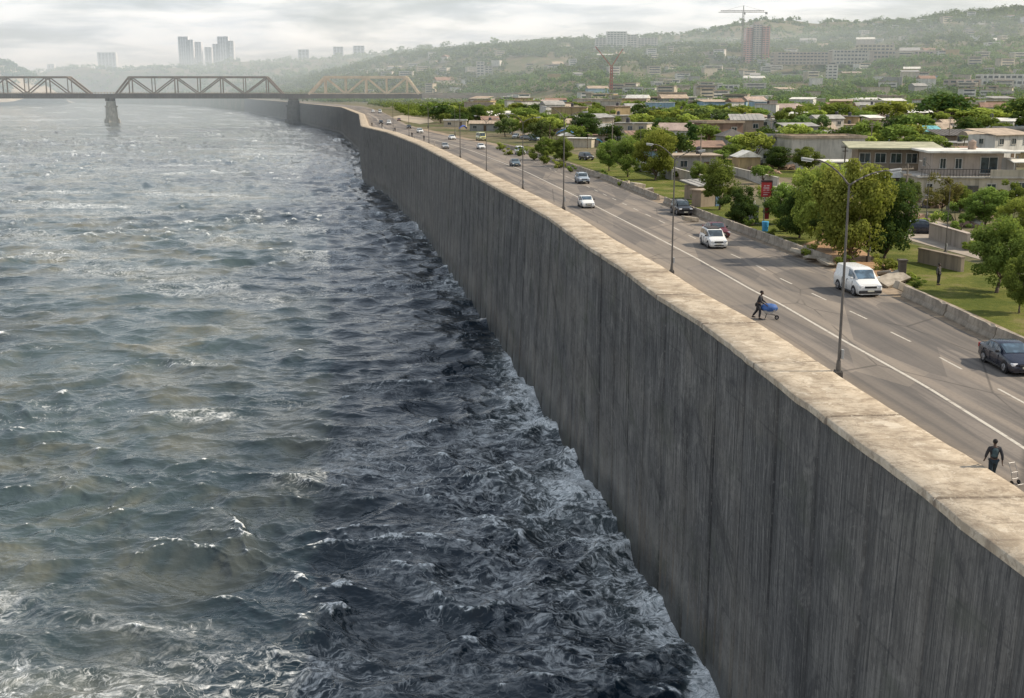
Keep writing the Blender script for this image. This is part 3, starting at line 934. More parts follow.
def at_px(px, py): return TR(px, py) if py < 112 else G(px, py, 0)


def plant_px(key, px, py, top, wpx, label, group=None, **kw):
    p = at_px(px, py); s = FPX / p.y
    return plant(key, p, (py - top) / s * 1.03, wpx / s, label, group, **kw)


NEAR = [
 (('near', 0), 818, 244, 163, 62, 'tall sunlit yellow-green tree, left half of the big roadside clump'),
 (('near', 3), 850, 262, 158, 74, 'tallest yellow-green tree behind the nearest double-arm street lamp'),
 (('neardark', 0), 884, 258, 180, 60, 'dark dense tree right of the bright roadside clump'),
 (('neardark', 1), 838, 250, 200, 50, 'dark low tree in the shade of the sunlit roadside clump'),
 (('near', 1), 996, 293, 222, 68, 'round green lawn tree right of the dark parked side street'),
 (('near', 2), 1019, 313, 252, 36, 'small tree with bare stem at the picture edge behind the barrier'),
 (('near', 2), 985, 226, 188, 46, 'leafy green tree under the cream terrace house'),
 (('dry', 0), 941, 216, 178, 42, 'brownish sparse tree in front of the terrace house'),
 (('near', 0), 1016, 236, 197, 40, 'bright green bush-like tree beyond the side street'),
 (('near', 1), 719, 210, 164, 38, 'round tree behind the low kiosk wall'),
 (('near', 0), 655, 180, 131, 42, 'yellow-green tree with forked bare trunk on the lawn'),
 (('near', 1), 628, 177, 140, 34, 'middle round tree of the three lawn trees'),
 (('near', 2), 609, 171, 141, 26, 'slim-stemmed lawn tree nearest the far lamps'),
 (('cone', 0), 691, 158, 121, 22, 'dark pointed conifer beside the rust-brown buildings'),
 (('neardark', 2), 741, 225, 186, 36, 'dark rounded thicket left of the red sign'),
 (('near', 2), 779, 224, 184, 38, 'broad leafy tree just right of the red sign'),
 (('neardark', 0), 799, 238, 186, 44, 'shaded tree between red sign and sunlit clump'),
 (('near', 2), 546, 160, 138, 22, 'first small tree beyond the parked cars'),
 (('near', 1), 562, 166, 140, 24, 'squat tree on the verge right of the first blue vehicles'),
 (('neardark', 1), 585, 141, 113, 30, 'big dark round tree behind the blue market canopy'),
 (('near', 2), 640, 152, 132, 22, 'small tree beside the long reddish roof'),
 (('mid', 3), 660, 142, 120, 26, 'dark tree behind the long reddish roof'),
 (('neardark', 1), 778, 170, 146, 26, 'dark tree in the shadow of the long pale wall'),
 (('near', 3), 745, 166, 148, 20, 'bright tree at the end of the upper lawn'),
 (('mid', 0), 790, 138, 108, 34, 'rounded tree above the roof of the pale wall'),
 (('mid', 1), 888, 131, 101, 52, 'wide yellow-green tree behind the tiled flat roofs'),
 (('mid', 3), 945, 128, 96, 66, 'wide dark tree canopy behind the turquoise roof'),
 (('mid', 1), 985, 129, 108, 70, 'flat-topped light green tree behind the vaulted roof'),
 (('mid', 3), 1040, 132, 98, 60, 'dark tree cut by the picture edge behind the roofs'),
 (('mid', 2), 835, 128, 104, 46, 'round tree left of the wide yellow-green crown'),
]
NEAR += [
 (('mid', 0), 702, 158, 140, 26, 'round tree at the left end of the upper lawn before the brown houses'),
 (('mid', 2), 722, 166, 150, 18, 'small tree on the near edge of the upper lawn'),
 (('near', 2), 806, 172, 148, 30, 'leafy tree against the middle of the long pale wall'),
 (('neardark', 2), 765, 158, 140, 22, 'dark tree at the left corner of the long pale wall'),
 (('mid', 1), 680, 152, 134, 28, 'spreading tree at the right end of the long low shed'),
 (('mid', 3), 612, 147, 126, 24, 'dark spreading tree behind the small blue canopy'),
 (('mid', 2), 575, 144, 126, 22, 'round tree left of the big dark tree by the canopies'),
 (('near', 1), 866, 212, 178, 30, 'leafy tree in front of the weathered house, right of the bright clump'),
 (('mid', 4), 910, 206, 178, 30, 'dull green tree before the door of the weathered house'),
 (('near', 2), 960, 212, 186, 28, 'green tree between the brownish tree and the terrace house'),
 (('mid', 0), 1008, 214, 182, 30, 'tree hiding the right windows of the terrace house'),
 (('near', 1), 700, 186, 164, 22, 'small tree beside the pale-topped garden wall'),
 (('mid', 5), 762, 184, 166, 24, 'low spreading tree along the footpath wall'),
 (('neardark', 1), 815, 214, 186, 30, 'dark tree filling the gap behind the sunlit clump'),
]
for key, px, py, top, wpx, lab in NEAR:
    plant_px(key, px, py, top, wpx, lab)

# shrubs along the verge and the park
SHR = [(508,155,12),(520,156,14),(534,160,14),(546,164,16),(559,168,14),(572,172,12),(500,150,12),(603,178,12),(622,186,10),(700,202,18),(735,222,16),(752,226,18),(905,282,22),(918,287,18),
       (930,232,26),(958,226,30),(884,270,26),(845,268,24),(812,258,22),(680,178,16),(710,178,18),(722,176,16),(762,196,16),(640,172,12),(664,178,14),(786,232,26),(770,238,14),(1000,262,30),(975,250,26),(960,232,22)]
for i, (px, py, wpx) in enumerate(SHR):
    p = G(px, py, 0); s = FPX / p.y
    plant(('shrub', i % 4), p, wpx / s * random.uniform(.55, .8), wpx / s, 'low leafy green shrub on the verge beyond the road barrier', 'verge shrubs', name='shrub', cat='shrub')

# trees in the town: individual, filling the flat ground out to about 900 m
HOUSE_SPOTS = []      # (x, y, radius) filled by the buildings


def scatter_trees():
    n = 0; tries = 0
    placed = []
    while n < 300 and tries < 20000:
        tries += 1
        D = 330 + 470 * random.random() if random.random() < .78 else random.uniform(205, 330)
        lo = max(xr(D) + 9 + D * .014, D * (430 - 512) / FPX)
        u_hi = 1060
        x = random.uniform(lo, D * ((760 if random.random() < .5 else u_hi) - 512) / FPX) if D > 380 else random.uniform(lo, D * (u_hi - 512) / FPX)
        u = x / D * FPX + CX
        if D < 232 and u > 600: continue
        if D < 300 and u < 640 and x < xr(D) + 24: continue
        if any((x - a) ** 2 + (D - b) ** 2 < (r + 3) ** 2 for a, b, r in HOUSE_SPOTS): continue
        if any((x - a) ** 2 + (D - b) ** 2 < 24 for a, b in placed): continue
        placed.append((x, D))
        h = random.uniform(4.6, 8.8) * (1.0 if D > 300 else .85)
        i = random.randrange(6)
        if random.random() < .09:
            plant(('palm', random.randrange(3)), (x, D, float(H(x, D))), h * .95, 5 * h / 8.5, 'slender palm rising among the broad trees of the town', 'town palms', name='palm_tree', cat='palm tree')
        else:
            lab = {0: 'mid-green round tree among the town roofs', 1: 'pale green flat-crowned tree among the town roofs', 2: 'mid-green round tree among the town roofs', 3: 'dark green dense tree among the town roofs',
                   4: 'dull green round tree among the town roofs', 5: 'green flat-crowned tree among the town roofs'}[i]
            plant(('mid', i), (x, D, float(H(x, D))), h, h * random.uniform(.95, 1.6), lab, lab.replace(' tree ', ' trees '))
        n += 1


# woods on the slopes: one mass of crowns
def wood_mass(name, label, count, region, crown, per, leafsz, seed, hfun, matl=None):
    g = np.random.default_rng(seed)
    xs, ys = region(g, count)
    zs_ = hfun(xs, ys)
    n = len(xs)
    rad = crown * g.uniform(.6, 1.35, n)
    tone0 = g.uniform(-.22, .22, n) + .12 * np.sin(xs * .013) * np.sin(ys * .017)
    d = g.normal(size=(n, per, 3)); d[..., 2] = np.abs(d[..., 2]) * .9 + .02 * 0
    d /= np.linalg.norm(d, axis=2)[..., None]
    lob = 1 + .25 * np.sin(d[..., 0] * 5 + xs[:, None]) * np.sin(d[..., 1] * 5 + ys[:, None])
    p = np.stack([xs, ys, zs_ + rad * .35], 1)[:, None] + d * (rad[:, None] * lob * g.uniform(.75, 1.05, (n, per)))[..., None] * np.array([1, 1, 1.05])
    nn = d + g.normal(size=d.shape) * .45; nn /= np.linalg.norm(nn, axis=2)[..., None]
    a = np.cross(nn, g.normal(size=d.shape)); a /= np.linalg.norm(a, axis=2)[..., None]
    b = np.cross(nn, a)
    s = leafsz * g.uniform(.6, 1.4, (n, per))[..., None]
    q = np.stack([p - a * s * .5, p - b * s * .4, p + a * s * .5, p + b * s * .4], 2)
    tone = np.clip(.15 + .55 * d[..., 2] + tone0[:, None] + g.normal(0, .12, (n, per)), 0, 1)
    V = q.reshape(-1, 3)
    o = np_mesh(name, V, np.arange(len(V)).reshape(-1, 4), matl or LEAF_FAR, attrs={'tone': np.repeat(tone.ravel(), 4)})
    return tag(o, label, 'woods', None, 'stuff')


def reg_mid(g, n):
    D = 860 + 760 * g.random(n * 2) ** .9
    u = 300 + 800 * g.random(n * 2)
    x = (u - 512) / FPX * D
    e = x - xt(D)
    k = (e > 45) & ((u > 475) | (D > 1450)) & (np.sin(x * .02 + 1) * np.sin(D * .013) + .5 * np.sin(x * .051 + D * .03) > -.8)
    return x[k][:n], D[k][:n]


def reg_far(g, n):
    D = 1600 + 1250 * g.random(n * 2) ** .8
    u = 240 + 870 * g.random(n * 2)
    x = (u - 512) / FPX * D
    k = (x - xt(D) > 30) & (np.sin(x * .012 + 1) * np.sin(D * .009) > -.75)
    return x[k][:n], D[k][:n]


def reg_ridge(g, n):
    D = 2850 + 1500 * g.random(n * 2)
    u = -80 + 1190 * g.random(n * 2)
    x = (u - 512) / FPX * D
    k = (x - xt(D) > 20)
    return x[k][:n], D[k][:n]


def reg_knoll(g, n):
    x = g.normal(-1370, 130, n * 2); D = g.normal(3130, 110, n * 2)
    e = np.interp(D, [2850, 2950, 3200, 4400], [-1290, -1205, -1180, -1500]) - x
    k = (e > 25) & (D > 2880)
    return x[k][:n], D[k][:n]


def reg_town(g, n):
    D = 560 + 330 * g.random(n * 4)
    u = 395 + 690 * g.random(n * 4)
    x = (u - 512) / FPX * D
    k = (x - xr(D) > 26) & (np.sin(x * .03 + 1) * np.sin(D * .022) + .5 * np.sin(x * .09 + D * .05) > -.25)
    for a, b, r_ in HOUSE_SPOTS: k &= (x - a) ** 2 + (D - b) ** 2 > (r_ + 2) ** 2
    return x[k][:n], D[k][:n]


wood_mass('slope_woods', 'hazy green woods covering the lower slopes behind the town', 5000, reg_mid, 4.4, 44, 1.9, 5, H)
wood_mass('hill_woods', 'blue-green hazy woods on the hills up to the skyline', 8000, reg_far, 7.0, 34, 3.4, 6, H)
wood_mass('ridge_woods', 'palest woods on the farthest ridge under the sky', 3000, reg_ridge, 9.0, 26, 5.5, 8, H)
wood_mass('knoll_woods', 'dark wooded knoll on the far bank left of the bridge', 420, reg_knoll, 9.0, 40, 5, 9, HL, LEAF_DARK)

q_ = TR(494, 47)
plant(('mid', 0), (q_.x, q_.y, q_.z), 27, 27, 'big rounded lone tree standing out on the skyline')
# ================================================================== buildings
GLS = glass()
def wallmat(name, col, dirt=.7): return mat('plaster_' + name, col, .9, .14, .25, bump=.25, dirt=dirt, dirtcol=tuple(x * .45 for x in col))
def roofmat(name, col): return mat('roof_' + name, col, .85, .25, .5, bump=.3, dirt=.35, dirtcol=tuple(x * .4 for x in col))
CW = {'cream': (.50, .44, .34), 'white': (.62, .60, .55), 'brickpink': (.50, .25, .21), 'haze': (.66, .68, .72), 'pale': (.52, .48, .42), 'pink': (.46, .32, .265), 'rust': (.26, .17, .125), 'grey': (.33, .32, .30),  # 'haze': plaster paled towards blue, distance haze put into the wall colour
      'brown': (.24, .18, .14), 'ochre': (.45, .34, .19), 'blue': (.30, .42, .50), 'green': (.28, .34, .25)}
CR = {'rust': (.26, .165, .12), 'grey': (.32, .31, .29), 'white': (.66, .64, .58), 'tan': (.40, .32, .24), 'dark': (.12, .11, .10), 'teal': (.16, .42, .44), 'blue': (.12, .25, .55), 'yellowgreen': (.38, .37, .25), 'pink': (.40, .31, .26)}
FRAME = mat('window_frame_paint', (.5, .48, .44), .6, .1, 2)
DOORM = mat('door_wood', (.13, .085, .05), .7, .25, 2)


def window(parent, x, y, z, w_, h_, face, n_mull=1):
    """frame proud of the wall with a recessed pane; face = 'f' (towards -y), 'l' (towards -x), 'r' (towards +x)"""
    fr = MB(); t_ = .09
    def put(mb, cx_, cz_, sx_, sz_, dep, out):
        if face == 'f': mb.box((x + cx_, y - out, z + cz_), (sx_, dep, sz_))
        elif face == 'l': mb.box((x - out, y + cx_, z + cz_), (dep, sx_, sz_))
        else: mb.box((x + out, y + cx_, z + cz_), (dep, sx_, sz_))
    put(fr, 0, h_ / 2 - t_ / 2, w_, t_, .16, .06); put(fr, 0, -h_ / 2 + t_ / 2, w_ + .2, t_, .22, .08)
    for sg in (-1, 1): put(fr, sg * (w_ / 2 - t_ / 2), 0, t_, h_ - 2 * t_ - .006, .16, .06)
    for k in range(n_mull): put(fr, -w_ / 2 + w_ * (k + 1) / (n_mull + 1), 0, .05, h_ - 2 * t_ - .006, .12, .05)
    f = fr.build('window', FRAME, parent)
    pn = MB(); put(pn, 0, 0, w_ - .1, h_ - .1, .02, .02)
    pn.build('pane', GLS, f)
    return f


def house(name, p, W_, D_, Ht, wall, roof, style='flat', storeys=1, rz=0.0, label='', group=None, win=True, detail=True, cat='house'):
    """body centred on p; front looks to -y"""
    e = empty(name, p, rz, label, cat, group)
    HOUSE_SPOTS.append((p[0], p[1], max(W_, D_) * .55))
    wm_ = wallmat(wall, CW[wall]); rm_ = roofmat(roof, CR[roof])
    MB().box((0, 0, Ht / 2 - .5), (W_, D_, Ht + 1), bevel=.03).build('wall', wm_, e)
    r = MB()
    if style == 'flat':
        r.box((0, 0, Ht + .10), (W_ + .7, D_ + .7, .2))
        if detail:
            for sx_, sy_, lx_, ly_ in ((0, -1, W_ + .7, .15), (0, 1, W_ + .7, .15), (-1, 0, .15, D_ + .4), (1, 0, .15, D_ + .4)):
                r.box((sx_ * (W_ / 2 + .27), sy_ * (D_ / 2 + .27), Ht + .36), (lx_, ly_, .32))
    elif style == 'slab':
        r.box((0, 0, Ht + .13), (W_ + 1.4, D_ + 1.4, .24), bevel=.03)
    elif style == 'shed':
        M = Matrix.Rotation(R(8), 3, 'X')
        r.box((0, 0, Ht + D_ * .07 + .1), (W_ + .9, D_ + 1.2, .12), rot=M)
        if detail:
            for k in range(int(W_ / 1.1)): r.box((-W_ / 2 + .5 + k * 1.1, 0, Ht + D_ * .07 + .18), (.12, D_ + 1.2, .08), rot=M)
    elif style in ('gable', 'hip'):
        o = .45; rh = min(W_, D_) * .28
        x0, y0 = W_ / 2 + o, D_ / 2 + o
        if W_ >= D_:
            k = x0 - (y0 if style == 'hip' else 0)
            rr = [(-k, 0, Ht + rh), (k, 0, Ht + rh)]
            vs_ = [(-x0, -y0, Ht), (x0, -y0, Ht), (x0, y0, Ht), (-x0, y0, Ht)] + rr
            fs_ = [(0, 1, 5, 4), (2, 3, 4, 5), (1, 2, 5), (3, 0, 4), (3, 2, 1, 0)]
        else:
            k = y0 - (x0 if style == 'hip' else 0)
            rr = [(0, -k, Ht + rh), (0, k, Ht + rh)]
            vs_ = [(-x0, -y0, Ht), (x0, -y0, Ht), (x0, y0, Ht), (-x0, y0, Ht)] + rr
            fs_ = [(1, 2, 5, 4), (3, 0, 4, 5), (0, 1, 4), (2, 3, 5), (3, 2, 1, 0)]
        r.add([(a, b, c + .05) for a, b, c in vs_], fs_)
    elif style == 'vault':
        n = 12; rad = D_ / 2 + .2
        vs_ = []
        for sx_ in (-W_ / 2 - .3, W_ / 2 + .3):
            for k in range(n + 1):
                a = math.pi * k / n
                vs_.append((sx_, -rad * math.cos(a), Ht + .02 + rad * .62 * math.sin(a)))
        fs_ = [(k, k + 1, n + 2 + k, n + 1 + k) for k in range(n)] + [tuple(range(n, -1, -1)), tuple(range(n + 1, 2 * n + 2))]
        r.add(vs_, fs_)
    r.build('roof', rm_, e)
    if win:
        sh = Ht / storeys
        for s_ in range(storeys):
            nW = max(1, int(W_ / 3.2))
            for k in range(nW):
                x = -W_ / 2 + W_ * (k + .5) / nW
                if s_ == 0 and k == nW // 2:
                    d = MB(); d.box((x, -D_ / 2 - .03, 1.05), (1.0, .1, 2.1), bevel=.01)
                    dd_ = d.build('door', DOORM, e)
                    continue
                window(e, x, -D_ / 2, s_ * sh + sh * .55, min(1.5, W_ / nW * .55), min(1.3, sh * .45), 'f')
            nD = max(1, int(D_ / 4))
            for k in range(nD):
                y = -D_ / 2 + D_ * (k + .5) / nD
                window(e, -W_ / 2, y, s_ * sh + sh * .55, 1.2, min(1.2, sh * .42), 'l')
    return e


def hpx(name, x0, x1, py, top, depth, wall, roof, style, storeys, label, rz=0.0, group=None, win=True, cat='house', detail=True):
    p = at_px((x0 + x1) / 2, py); s = FPX / p.y
    W_ = (x1 - x0) / s; Ht = (py - top) / s
    p = Vector((p.x, p.y + depth / 2, p.z))
    return house(name, p, W_, depth, Ht, wall, roof, style, storeys, rz, label, group, win, detail, cat)


# ---- cream terrace house on the right
def terrace_house():
    p = G(976, 203, 0)
    e = empty('terrace_house', (p.x, p.y, 0), R(-4), 'cream two-storey house with white flat roof and railed terrace', 'house')
    HOUSE_SPOTS.append((p.x, p.y + 6, 12))
    cw, ww = wallmat('cream', CW['cream']), wallmat('pale', CW['pale'])
    MB().box((1.2, 6, 1.4), (17.5, 11, 3.8), bevel=.04).build('lower_wall', cw, e)
    MB().box((1.2, 6, 3.42), (18.1, 11.6, .24), bevel=.02).build('terrace_slab', ww, e)
    MB().box((-.5, 7.0, 5.05), (9.5, 7.5, 3.0), bevel=.04).build('upper_wall', wallmat('pink', (.44, .37, .31)), e)
    MB().box((-.2, 6.6, 6.72), (12.2, 9.6, .28), bevel=.03).build('roof', roofmat('white', CR['white']), e)
    for k, x in enumerate((-6.2, -3.3, 2.0)): window(e, x, .5, 1.75, 1.3 if k else .9, 1.7, 'f')
    for x in (5.6, 8.3): window(e, x, .5, 1.9, 2.2, 1.8, 'f', 2)
    d = MB().box((-1.0, .45, 1.15), (2.6, .1, 2.3)).build('door', GLS, e)
    for x, w_ in ((-3.9, .9), (-1.8, 1.0)): window(e, x, 3.25, 5.1, w_, 1.5, 'f')
    window(e, 2.3, 3.25, 4.9, 2.4, 2.3, 'f', 1)
    window(e, -5.25, 7.2, 5.1, 1.2, 1.2, 'l')
    r_ = MB()
    for k in range(22): r_.box((-7.4 + k * .42, .35, 4.0), (.05, .05, .9))
    r_.box((-3.0, .35, 4.5), (9.2, .08, .08)); r_.box((-3.0, .35, 3.62), (9.2, .06, .06))
    r_.build('railing', mat('dark_iron', (.05, .045, .04), .6, .2, 3), e)
    MB().box((5.8, .35, 4.0), (8.2, .16, .92), bevel=.02).build('parapet', cw, e)
    aw = MB(); aw.box((6.2, 1.5, 5.6), (3.2, 2.6, .1), rot=Matrix.Rotation(R(7), 3, 'X'))
    for x in (4.8, 7.6): aw.tube((x, .45, 3.55), (x, .45, 5.45), .05)
    aw.build('awning', roofmat('white', CR['white']), e)
    ch = MB().box((5.0, 4.3, 4.7), (2.0, 2.2, 2.3)); ch.build('terrace_room', wallmat('grey', CW['grey']), e)
terrace_house()


def awning_house():
    p = G(893, 196, 0)
    e = empty('awning_house', (p.x, p.y, 0), R(-10), 'weathered two-storey house with yellow-green roof and curved pale awnings', 'house')
    HOUSE_SPOTS.append((p.x, p.y + 5, 10))
    bw = wallmat('brown', (.30, .24, .18))
    MB().box((0, 6, 1.5), (11.5, 9, 4.0), bevel=.04).build('lower_wall', wallmat('green', (.30, .30, .22)), e)
    MB().box((.5, 7, 5.0), (11.0, 9, 3.4), bevel=.04).build('upper_wall', bw, e)
    MB().box((.2, 6.4, 6.95), (13.4, 11, .22), rot=Matrix.Rotation(R(2.5), 3, 'X')).build('roof', roofmat('yellowgreen', CR['yellowgreen']), e)
    for k in range(5): window(e, -4.0 + k * 2.2, 2.5, 5.3, 1.6, 1.5, 'f')
    for k, x in enumerate((-4.2, -1.2, 1.8, 4.4)): window(e, x, 1.5, 1.6, 1.8, 1.8, 'f')
    a = MB(); n = 8
    vs_ = []
    for x in (-6.3, 6.3):
        for k in range(n + 1):
            f = k / n
            vs_.append((x, 1.4 - 2.6 * f, 3.45 - .75 * f * f + .25 * math.sin(math.pi * f)))
    a.add(vs_, [(k, k + 1, n + 2 + k, n + 1 + k) for k in range(n)])
    for x in (-6, -2, 2, 6): a.tube((x, -1.0, -.2), (x, -1.0, 2.75), .06)
    a.build('curved_awning', roofmat('white', CR['white']), e)
    MB().box((-1, -2.6, .55), (12, .25, 1.1)).build('front_wall', wallmat('grey', CW['grey']), e)
awning_house()

# ---- named near blocks
hpx('long_block', 788, 862, 166, 139, 10, 'pale', 'tan', 'flat', 1, 'long pale block with plain wall facing the road', rz=R(6), win=False)
hpx('low_house', 828, 868, 176, 163, 6, 'grey', 'white', 'slab', 1, 'low grey house with thin white slab roof before the long block', rz=R(-6))
hpx('brick_house', 700, 738, 152, 124, 11, 'rust', 'tan', 'flat', 2, 'rust-brown two-storey house with pale flat roof beside the conifer', rz=R(14))
hpx('brick_house', 733, 764, 146, 121, 9, 'brown', 'grey', 'shed', 2, 'brown house with leaning sheet roof right of the rust-brown one', rz=R(-6))
hpx('pavilion', 721, 745, 158, 137, 6, 'grey', 'dark', 'hip', 1, 'dark-roofed pavilion in front of the brown houses', rz=R(8))
hpx('pale_house', 757, 788, 163, 138, 7, 'white', 'grey', 'flat', 2, 'whitewashed house stepped against the long pale block', rz=R(4))
hpx('long_shed', 630, 692, 150, 138, 9, 'pink', 'rust', 'shed', 1, 'long low shed under a reddish sheet roof', rz=R(5))
hpx('market_house', 599, 618, 140, 128, 6, 'blue', 'grey', 'shed', 1, 'light blue house end by the market canopies', rz=R(0))
hpx('market_house', 548, 576, 134, 124, 6, 'ochre', 'tan', 'gable', 1, 'ochre house with tan gable roof behind the parked cars', rz=R(8))
hpx('roadside_hut', 470, 500, 131, 124, 6, 'grey', 'tan', 'shed', 1, 'grey roadside hut with tan sheet roof beyond the far verge')
hpx('roadside_hut', 444, 466, 127, 121, 6, 'cream', 'white', 'flat', 1, 'cream roadside hut with white roof near the bridge end')
hpx('roadside_hut', 505, 540, 132, 124, 7, 'brown', 'rust', 'gable', 1, 'brown roadside hut with rusty gable roof')
hpx('flat_house', 842, 884, 148, 133, 9, 'pale', 'pink', 'flat', 1, 'pale house with pinkish flat roof behind the awning house', rz=R(4))
hpx('teal_house', 912, 942, 146, 132, 8, 'grey', 'teal', 'shed', 1, 'grey house with turquoise sheet roof', rz=R(-6))
hpx('dark_roof_house', 938, 978, 150, 136, 8, 'brown', 'dark', 'shed', 1, 'brown house with dark sheet roof behind the cream terrace house', rz=R(4))
hpx('vaulted_house', 970, 1006, 152, 144, 9, 'cream', 'tan', 'vault', 1, 'cream house with barrel-vaulted roof', rz=R(0))
hpx('grey_block', 1005, 1045, 150, 130, 9, 'grey', 'grey', 'flat', 2, 'grey two-storey block at the picture edge behind the vaulted roof', rz=R(-5))
hpx('flat_house', 795, 835, 139, 131, 9, 'rust', 'tan', 'gable', 1, 'rust-walled house with tan gable roof above the long block', rz=R(12))
hpx('white_house', 858, 900, 128, 118, 9, 'white', 'pink', 'hip', 1, 'white house with pinkish hipped roof left of the wide tree', rz=R(-6))
hpx('shack', 690, 718, 200, 186, 3.2, 'brown', 'grey', 'shed', 1, 'small brown shack with grey roof by the barrier', rz=R(28), win=False, cat='shack')

# tarpaulin canopies of the market
def canopy(px, py, wpx, hpx_, col, label):
    p = at_px(px, py); s = FPX / p.y; w_ = wpx / s; h_ = hpx_ / s
    e = empty('market_canopy', p, R(random.uniform(-20, 20)), label, 'canopy')
    c = MB(); n = 6
    vs_ = []
    for i in range(n + 1):
        for j in range(3):
            f = i / n * 2 - 1
            vs_.append((f * w_ / 2, (j - 1) * w_ * .3, h_ * (1 - .38 * abs(f) ** 1.4) - (.12 * h_ if j != 1 else 0) + random.uniform(-.04, .04) * h_))
    c.add(vs_, [(i * 3 + j, i * 3 + j + 1, i * 3 + j + 4, i * 3 + j + 3) for i in range(n) for j in range(2)])
    c.build('tarpaulin', mat('tarp_' + str(col), col, .55, .2, 1.0), e, smooth=True)
    for sx_ in (-1, 1):
        for sy_ in (-1, 1):
            MB().tube((sx_ * w_ * .46, sy_ * w_ * .28, -.1), (sx_ * w_ * .46, sy_ * w_ * .28, h_ * .55), .05).build('pole', mat('pole_wood', (.2, .15, .1)), e)
canopy(566, 139, 19, 10, (.05, .20, .52), 'deep blue market canopy under the big dark tree')
canopy(596, 147, 13, 9, (.08, .38, .48), 'turquoise market canopy right of the blue one')
canopy(612, 147, 8, 7, (.07, .22, .62), 'small bright blue market canopy beside the light blue house')
canopy(463, 133, 9, 8, (.05, .10, .42), 'dark blue booth canopy behind the far lamp')
canopy(972, 198, 12, 8, (.10, .30, .55), 'blue sheet canopy at the foot of the terrace house')

# low walls
def low_wall(a, b, h, th, wall, label, z=0, name='garden_wall'):
    p, q = G(*a), G(*b)
    d = q - p; L = d.length
    o = MB().box((0, 0, h / 2 - .15), (L, th, h + .3), bevel=.03)
    o.box((0, 0, h + .05), (L + .04, th + .12, .1))
    return tag(o.build(name, wallmat(wall, CW[wall]), loc=((p + q) / 2), rz=math.atan2(d.y, d.x)), label, 'wall')
low_wall((638, 170), (672, 180), 1.6, .3, 'grey', 'dark grey retaining wall behind the lawn trees')
low_wall((672, 176), (706, 186), 1.5, .3, 'pale', 'pale-topped garden wall left of the brown shack')
low_wall((722, 172), (778, 186), 1.3, .3, 'pale', 'long pale wall along the footpath above the thicket')
low_wall((930, 238), (968, 250), 1.5, .35, 'pink', 'reddish brick garden wall along the side street')
low_wall((919, 262), (962, 272), 1.2, .35, 'brown', 'mossy brown wall on the lawn before the side street')
low_wall((735, 218), (757, 224), 2.0, .3, 'grey', 'dark grey wall under the dark thicket')
low_wall((865, 194), (922, 199), 1.4, .25, 'grey', 'grey yard wall before the weathered house')
low_wall((985, 206), (1040, 212), 1.5, .25, 'cream', 'cream yard wall before the terrace house windows')

# water tanks standing on roofs
def tank(px, py, z, r, label):
    p = G(px, py, z)
    b = MB().tube((0, 0, 0), (0, 0, r * 1.7), r, n=14); b.tube((0, 0, r * 1.7), (0, 0, r * 2.05), r, r * .3, n=14)
    tag(b.build('water_tank', mat('black_tank', (.06, .06, .065), .5, .2, 2), loc=p), label, 'water tank')
p = G(976, 203, 0)
b = MB(); b.tube((0, 0, 0), (0, 0, 1.1), .55, n=14); b.tube((0, 0, 1.1), (0, 0, 1.35), .55, .15, n=14)
tag(b.build('water_tank', mat('dull_tank', (.3, .22, .17), .5, .2, 2), loc=(p.x + 1.5, p.y + 7, 6.86)), 'squat tank on the white flat roof of the terrace house', 'water tank')

# ---- town houses on the flat and lower slopes
styles = ['flat', 'shed', 'flat', 'flat', 'slab', 'gable']
SIZEW = {1: 'single-storey', 2: 'two-storey', 3: 'three-storey'}
def town(n, D0, D1, u0, u1, win, size, seed, grp, zone, pw=.8):
    rr = random.Random(seed); k = 0; tries = 0
    while k < n and tries < 6000:
        tries += 1
        D = D0 + (D1 - D0) * rr.random() ** pw; u = rr.uniform(u0, u1); x = (u - CX) / FPX * D
        if x < xr(D) + 14 + .02 * D or (u < 470 and 860 < D < 1500): continue
        if any((x - a) ** 2 + (D - b_) ** 2 < (r_ + size * .62) ** 2 for a, b_, r_ in HOUSE_SPOTS): continue
        st = rr.choice([2, 2, 3, 3] if D > 700 else ([1, 2, 2, 3] if D > 470 else [1, 1, 2]))
        wl = rr.choice(['cream', 'white', 'pale', 'pink', 'white', 'grey', 'ochre', 'cream', 'white', 'blue']); rf = rr.choice(['rust', 'grey', 'white', 'tan', 'white', 'pink', 'grey', 'rust', 'tan'])
        sy = rr.choice(styles)
        house('town_house' if size > 6 else 'shed', Vector((x, D, float(H(x, D)) - .3)), size * rr.uniform(.7, 1.7), size * rr.uniform(.6, 1.0), (2.75 * st + .4) if size > 6 else 2.6, wl, rf, sy, st, R(rr.uniform(-30, 30)),
              f'{wl} {SIZEW[st]} house with {rf} {sy} roof {zone}' if size > 6 else f'small {wl} shed with {rf} {sy} roof between the near town houses', grp, win and D < 430, False)
        if D < 620 and sy in ('flat', 'slab') and size > 6:
            b = MB(); b.tube((0, 0, 0), (0, 0, 1.2), .6, n=12); b.tube((0, 0, 1.2), (0, 0, 1.45), .6, .2, n=12)
            tag(b.build('water_tank', mat('black_tank', (.05, .05, .055), .5, .2, 2), loc=(x + rr.uniform(-1.5, 1.5), D + rr.uniform(-1, 1), float(H(x, D)) - .3 + (2.75 * st + .4) + .2)),
                'black water tank standing on a flat roof of the town', 'water tank', 'black tanks on town roofs')
        k += 1
town(56, 225, 470, 560, 1060, True, 7.2, 11, 'houses of the near town', 'among the near trees')
town(95, 470, 860, 420, 1070, False, 9.5, 12, 'houses of the middle town', 'in the middle of the town')
town(88, 880, 1550, 380, 1080, False, 14, 13, 'houses at the foot of the hills', 'at the foot of the hills', 1.2)
town(52, 1560, 2500, 340, 1060, False, 17, 14, 'houses on the hillside', 'high on the hazy hillside', 1.0)

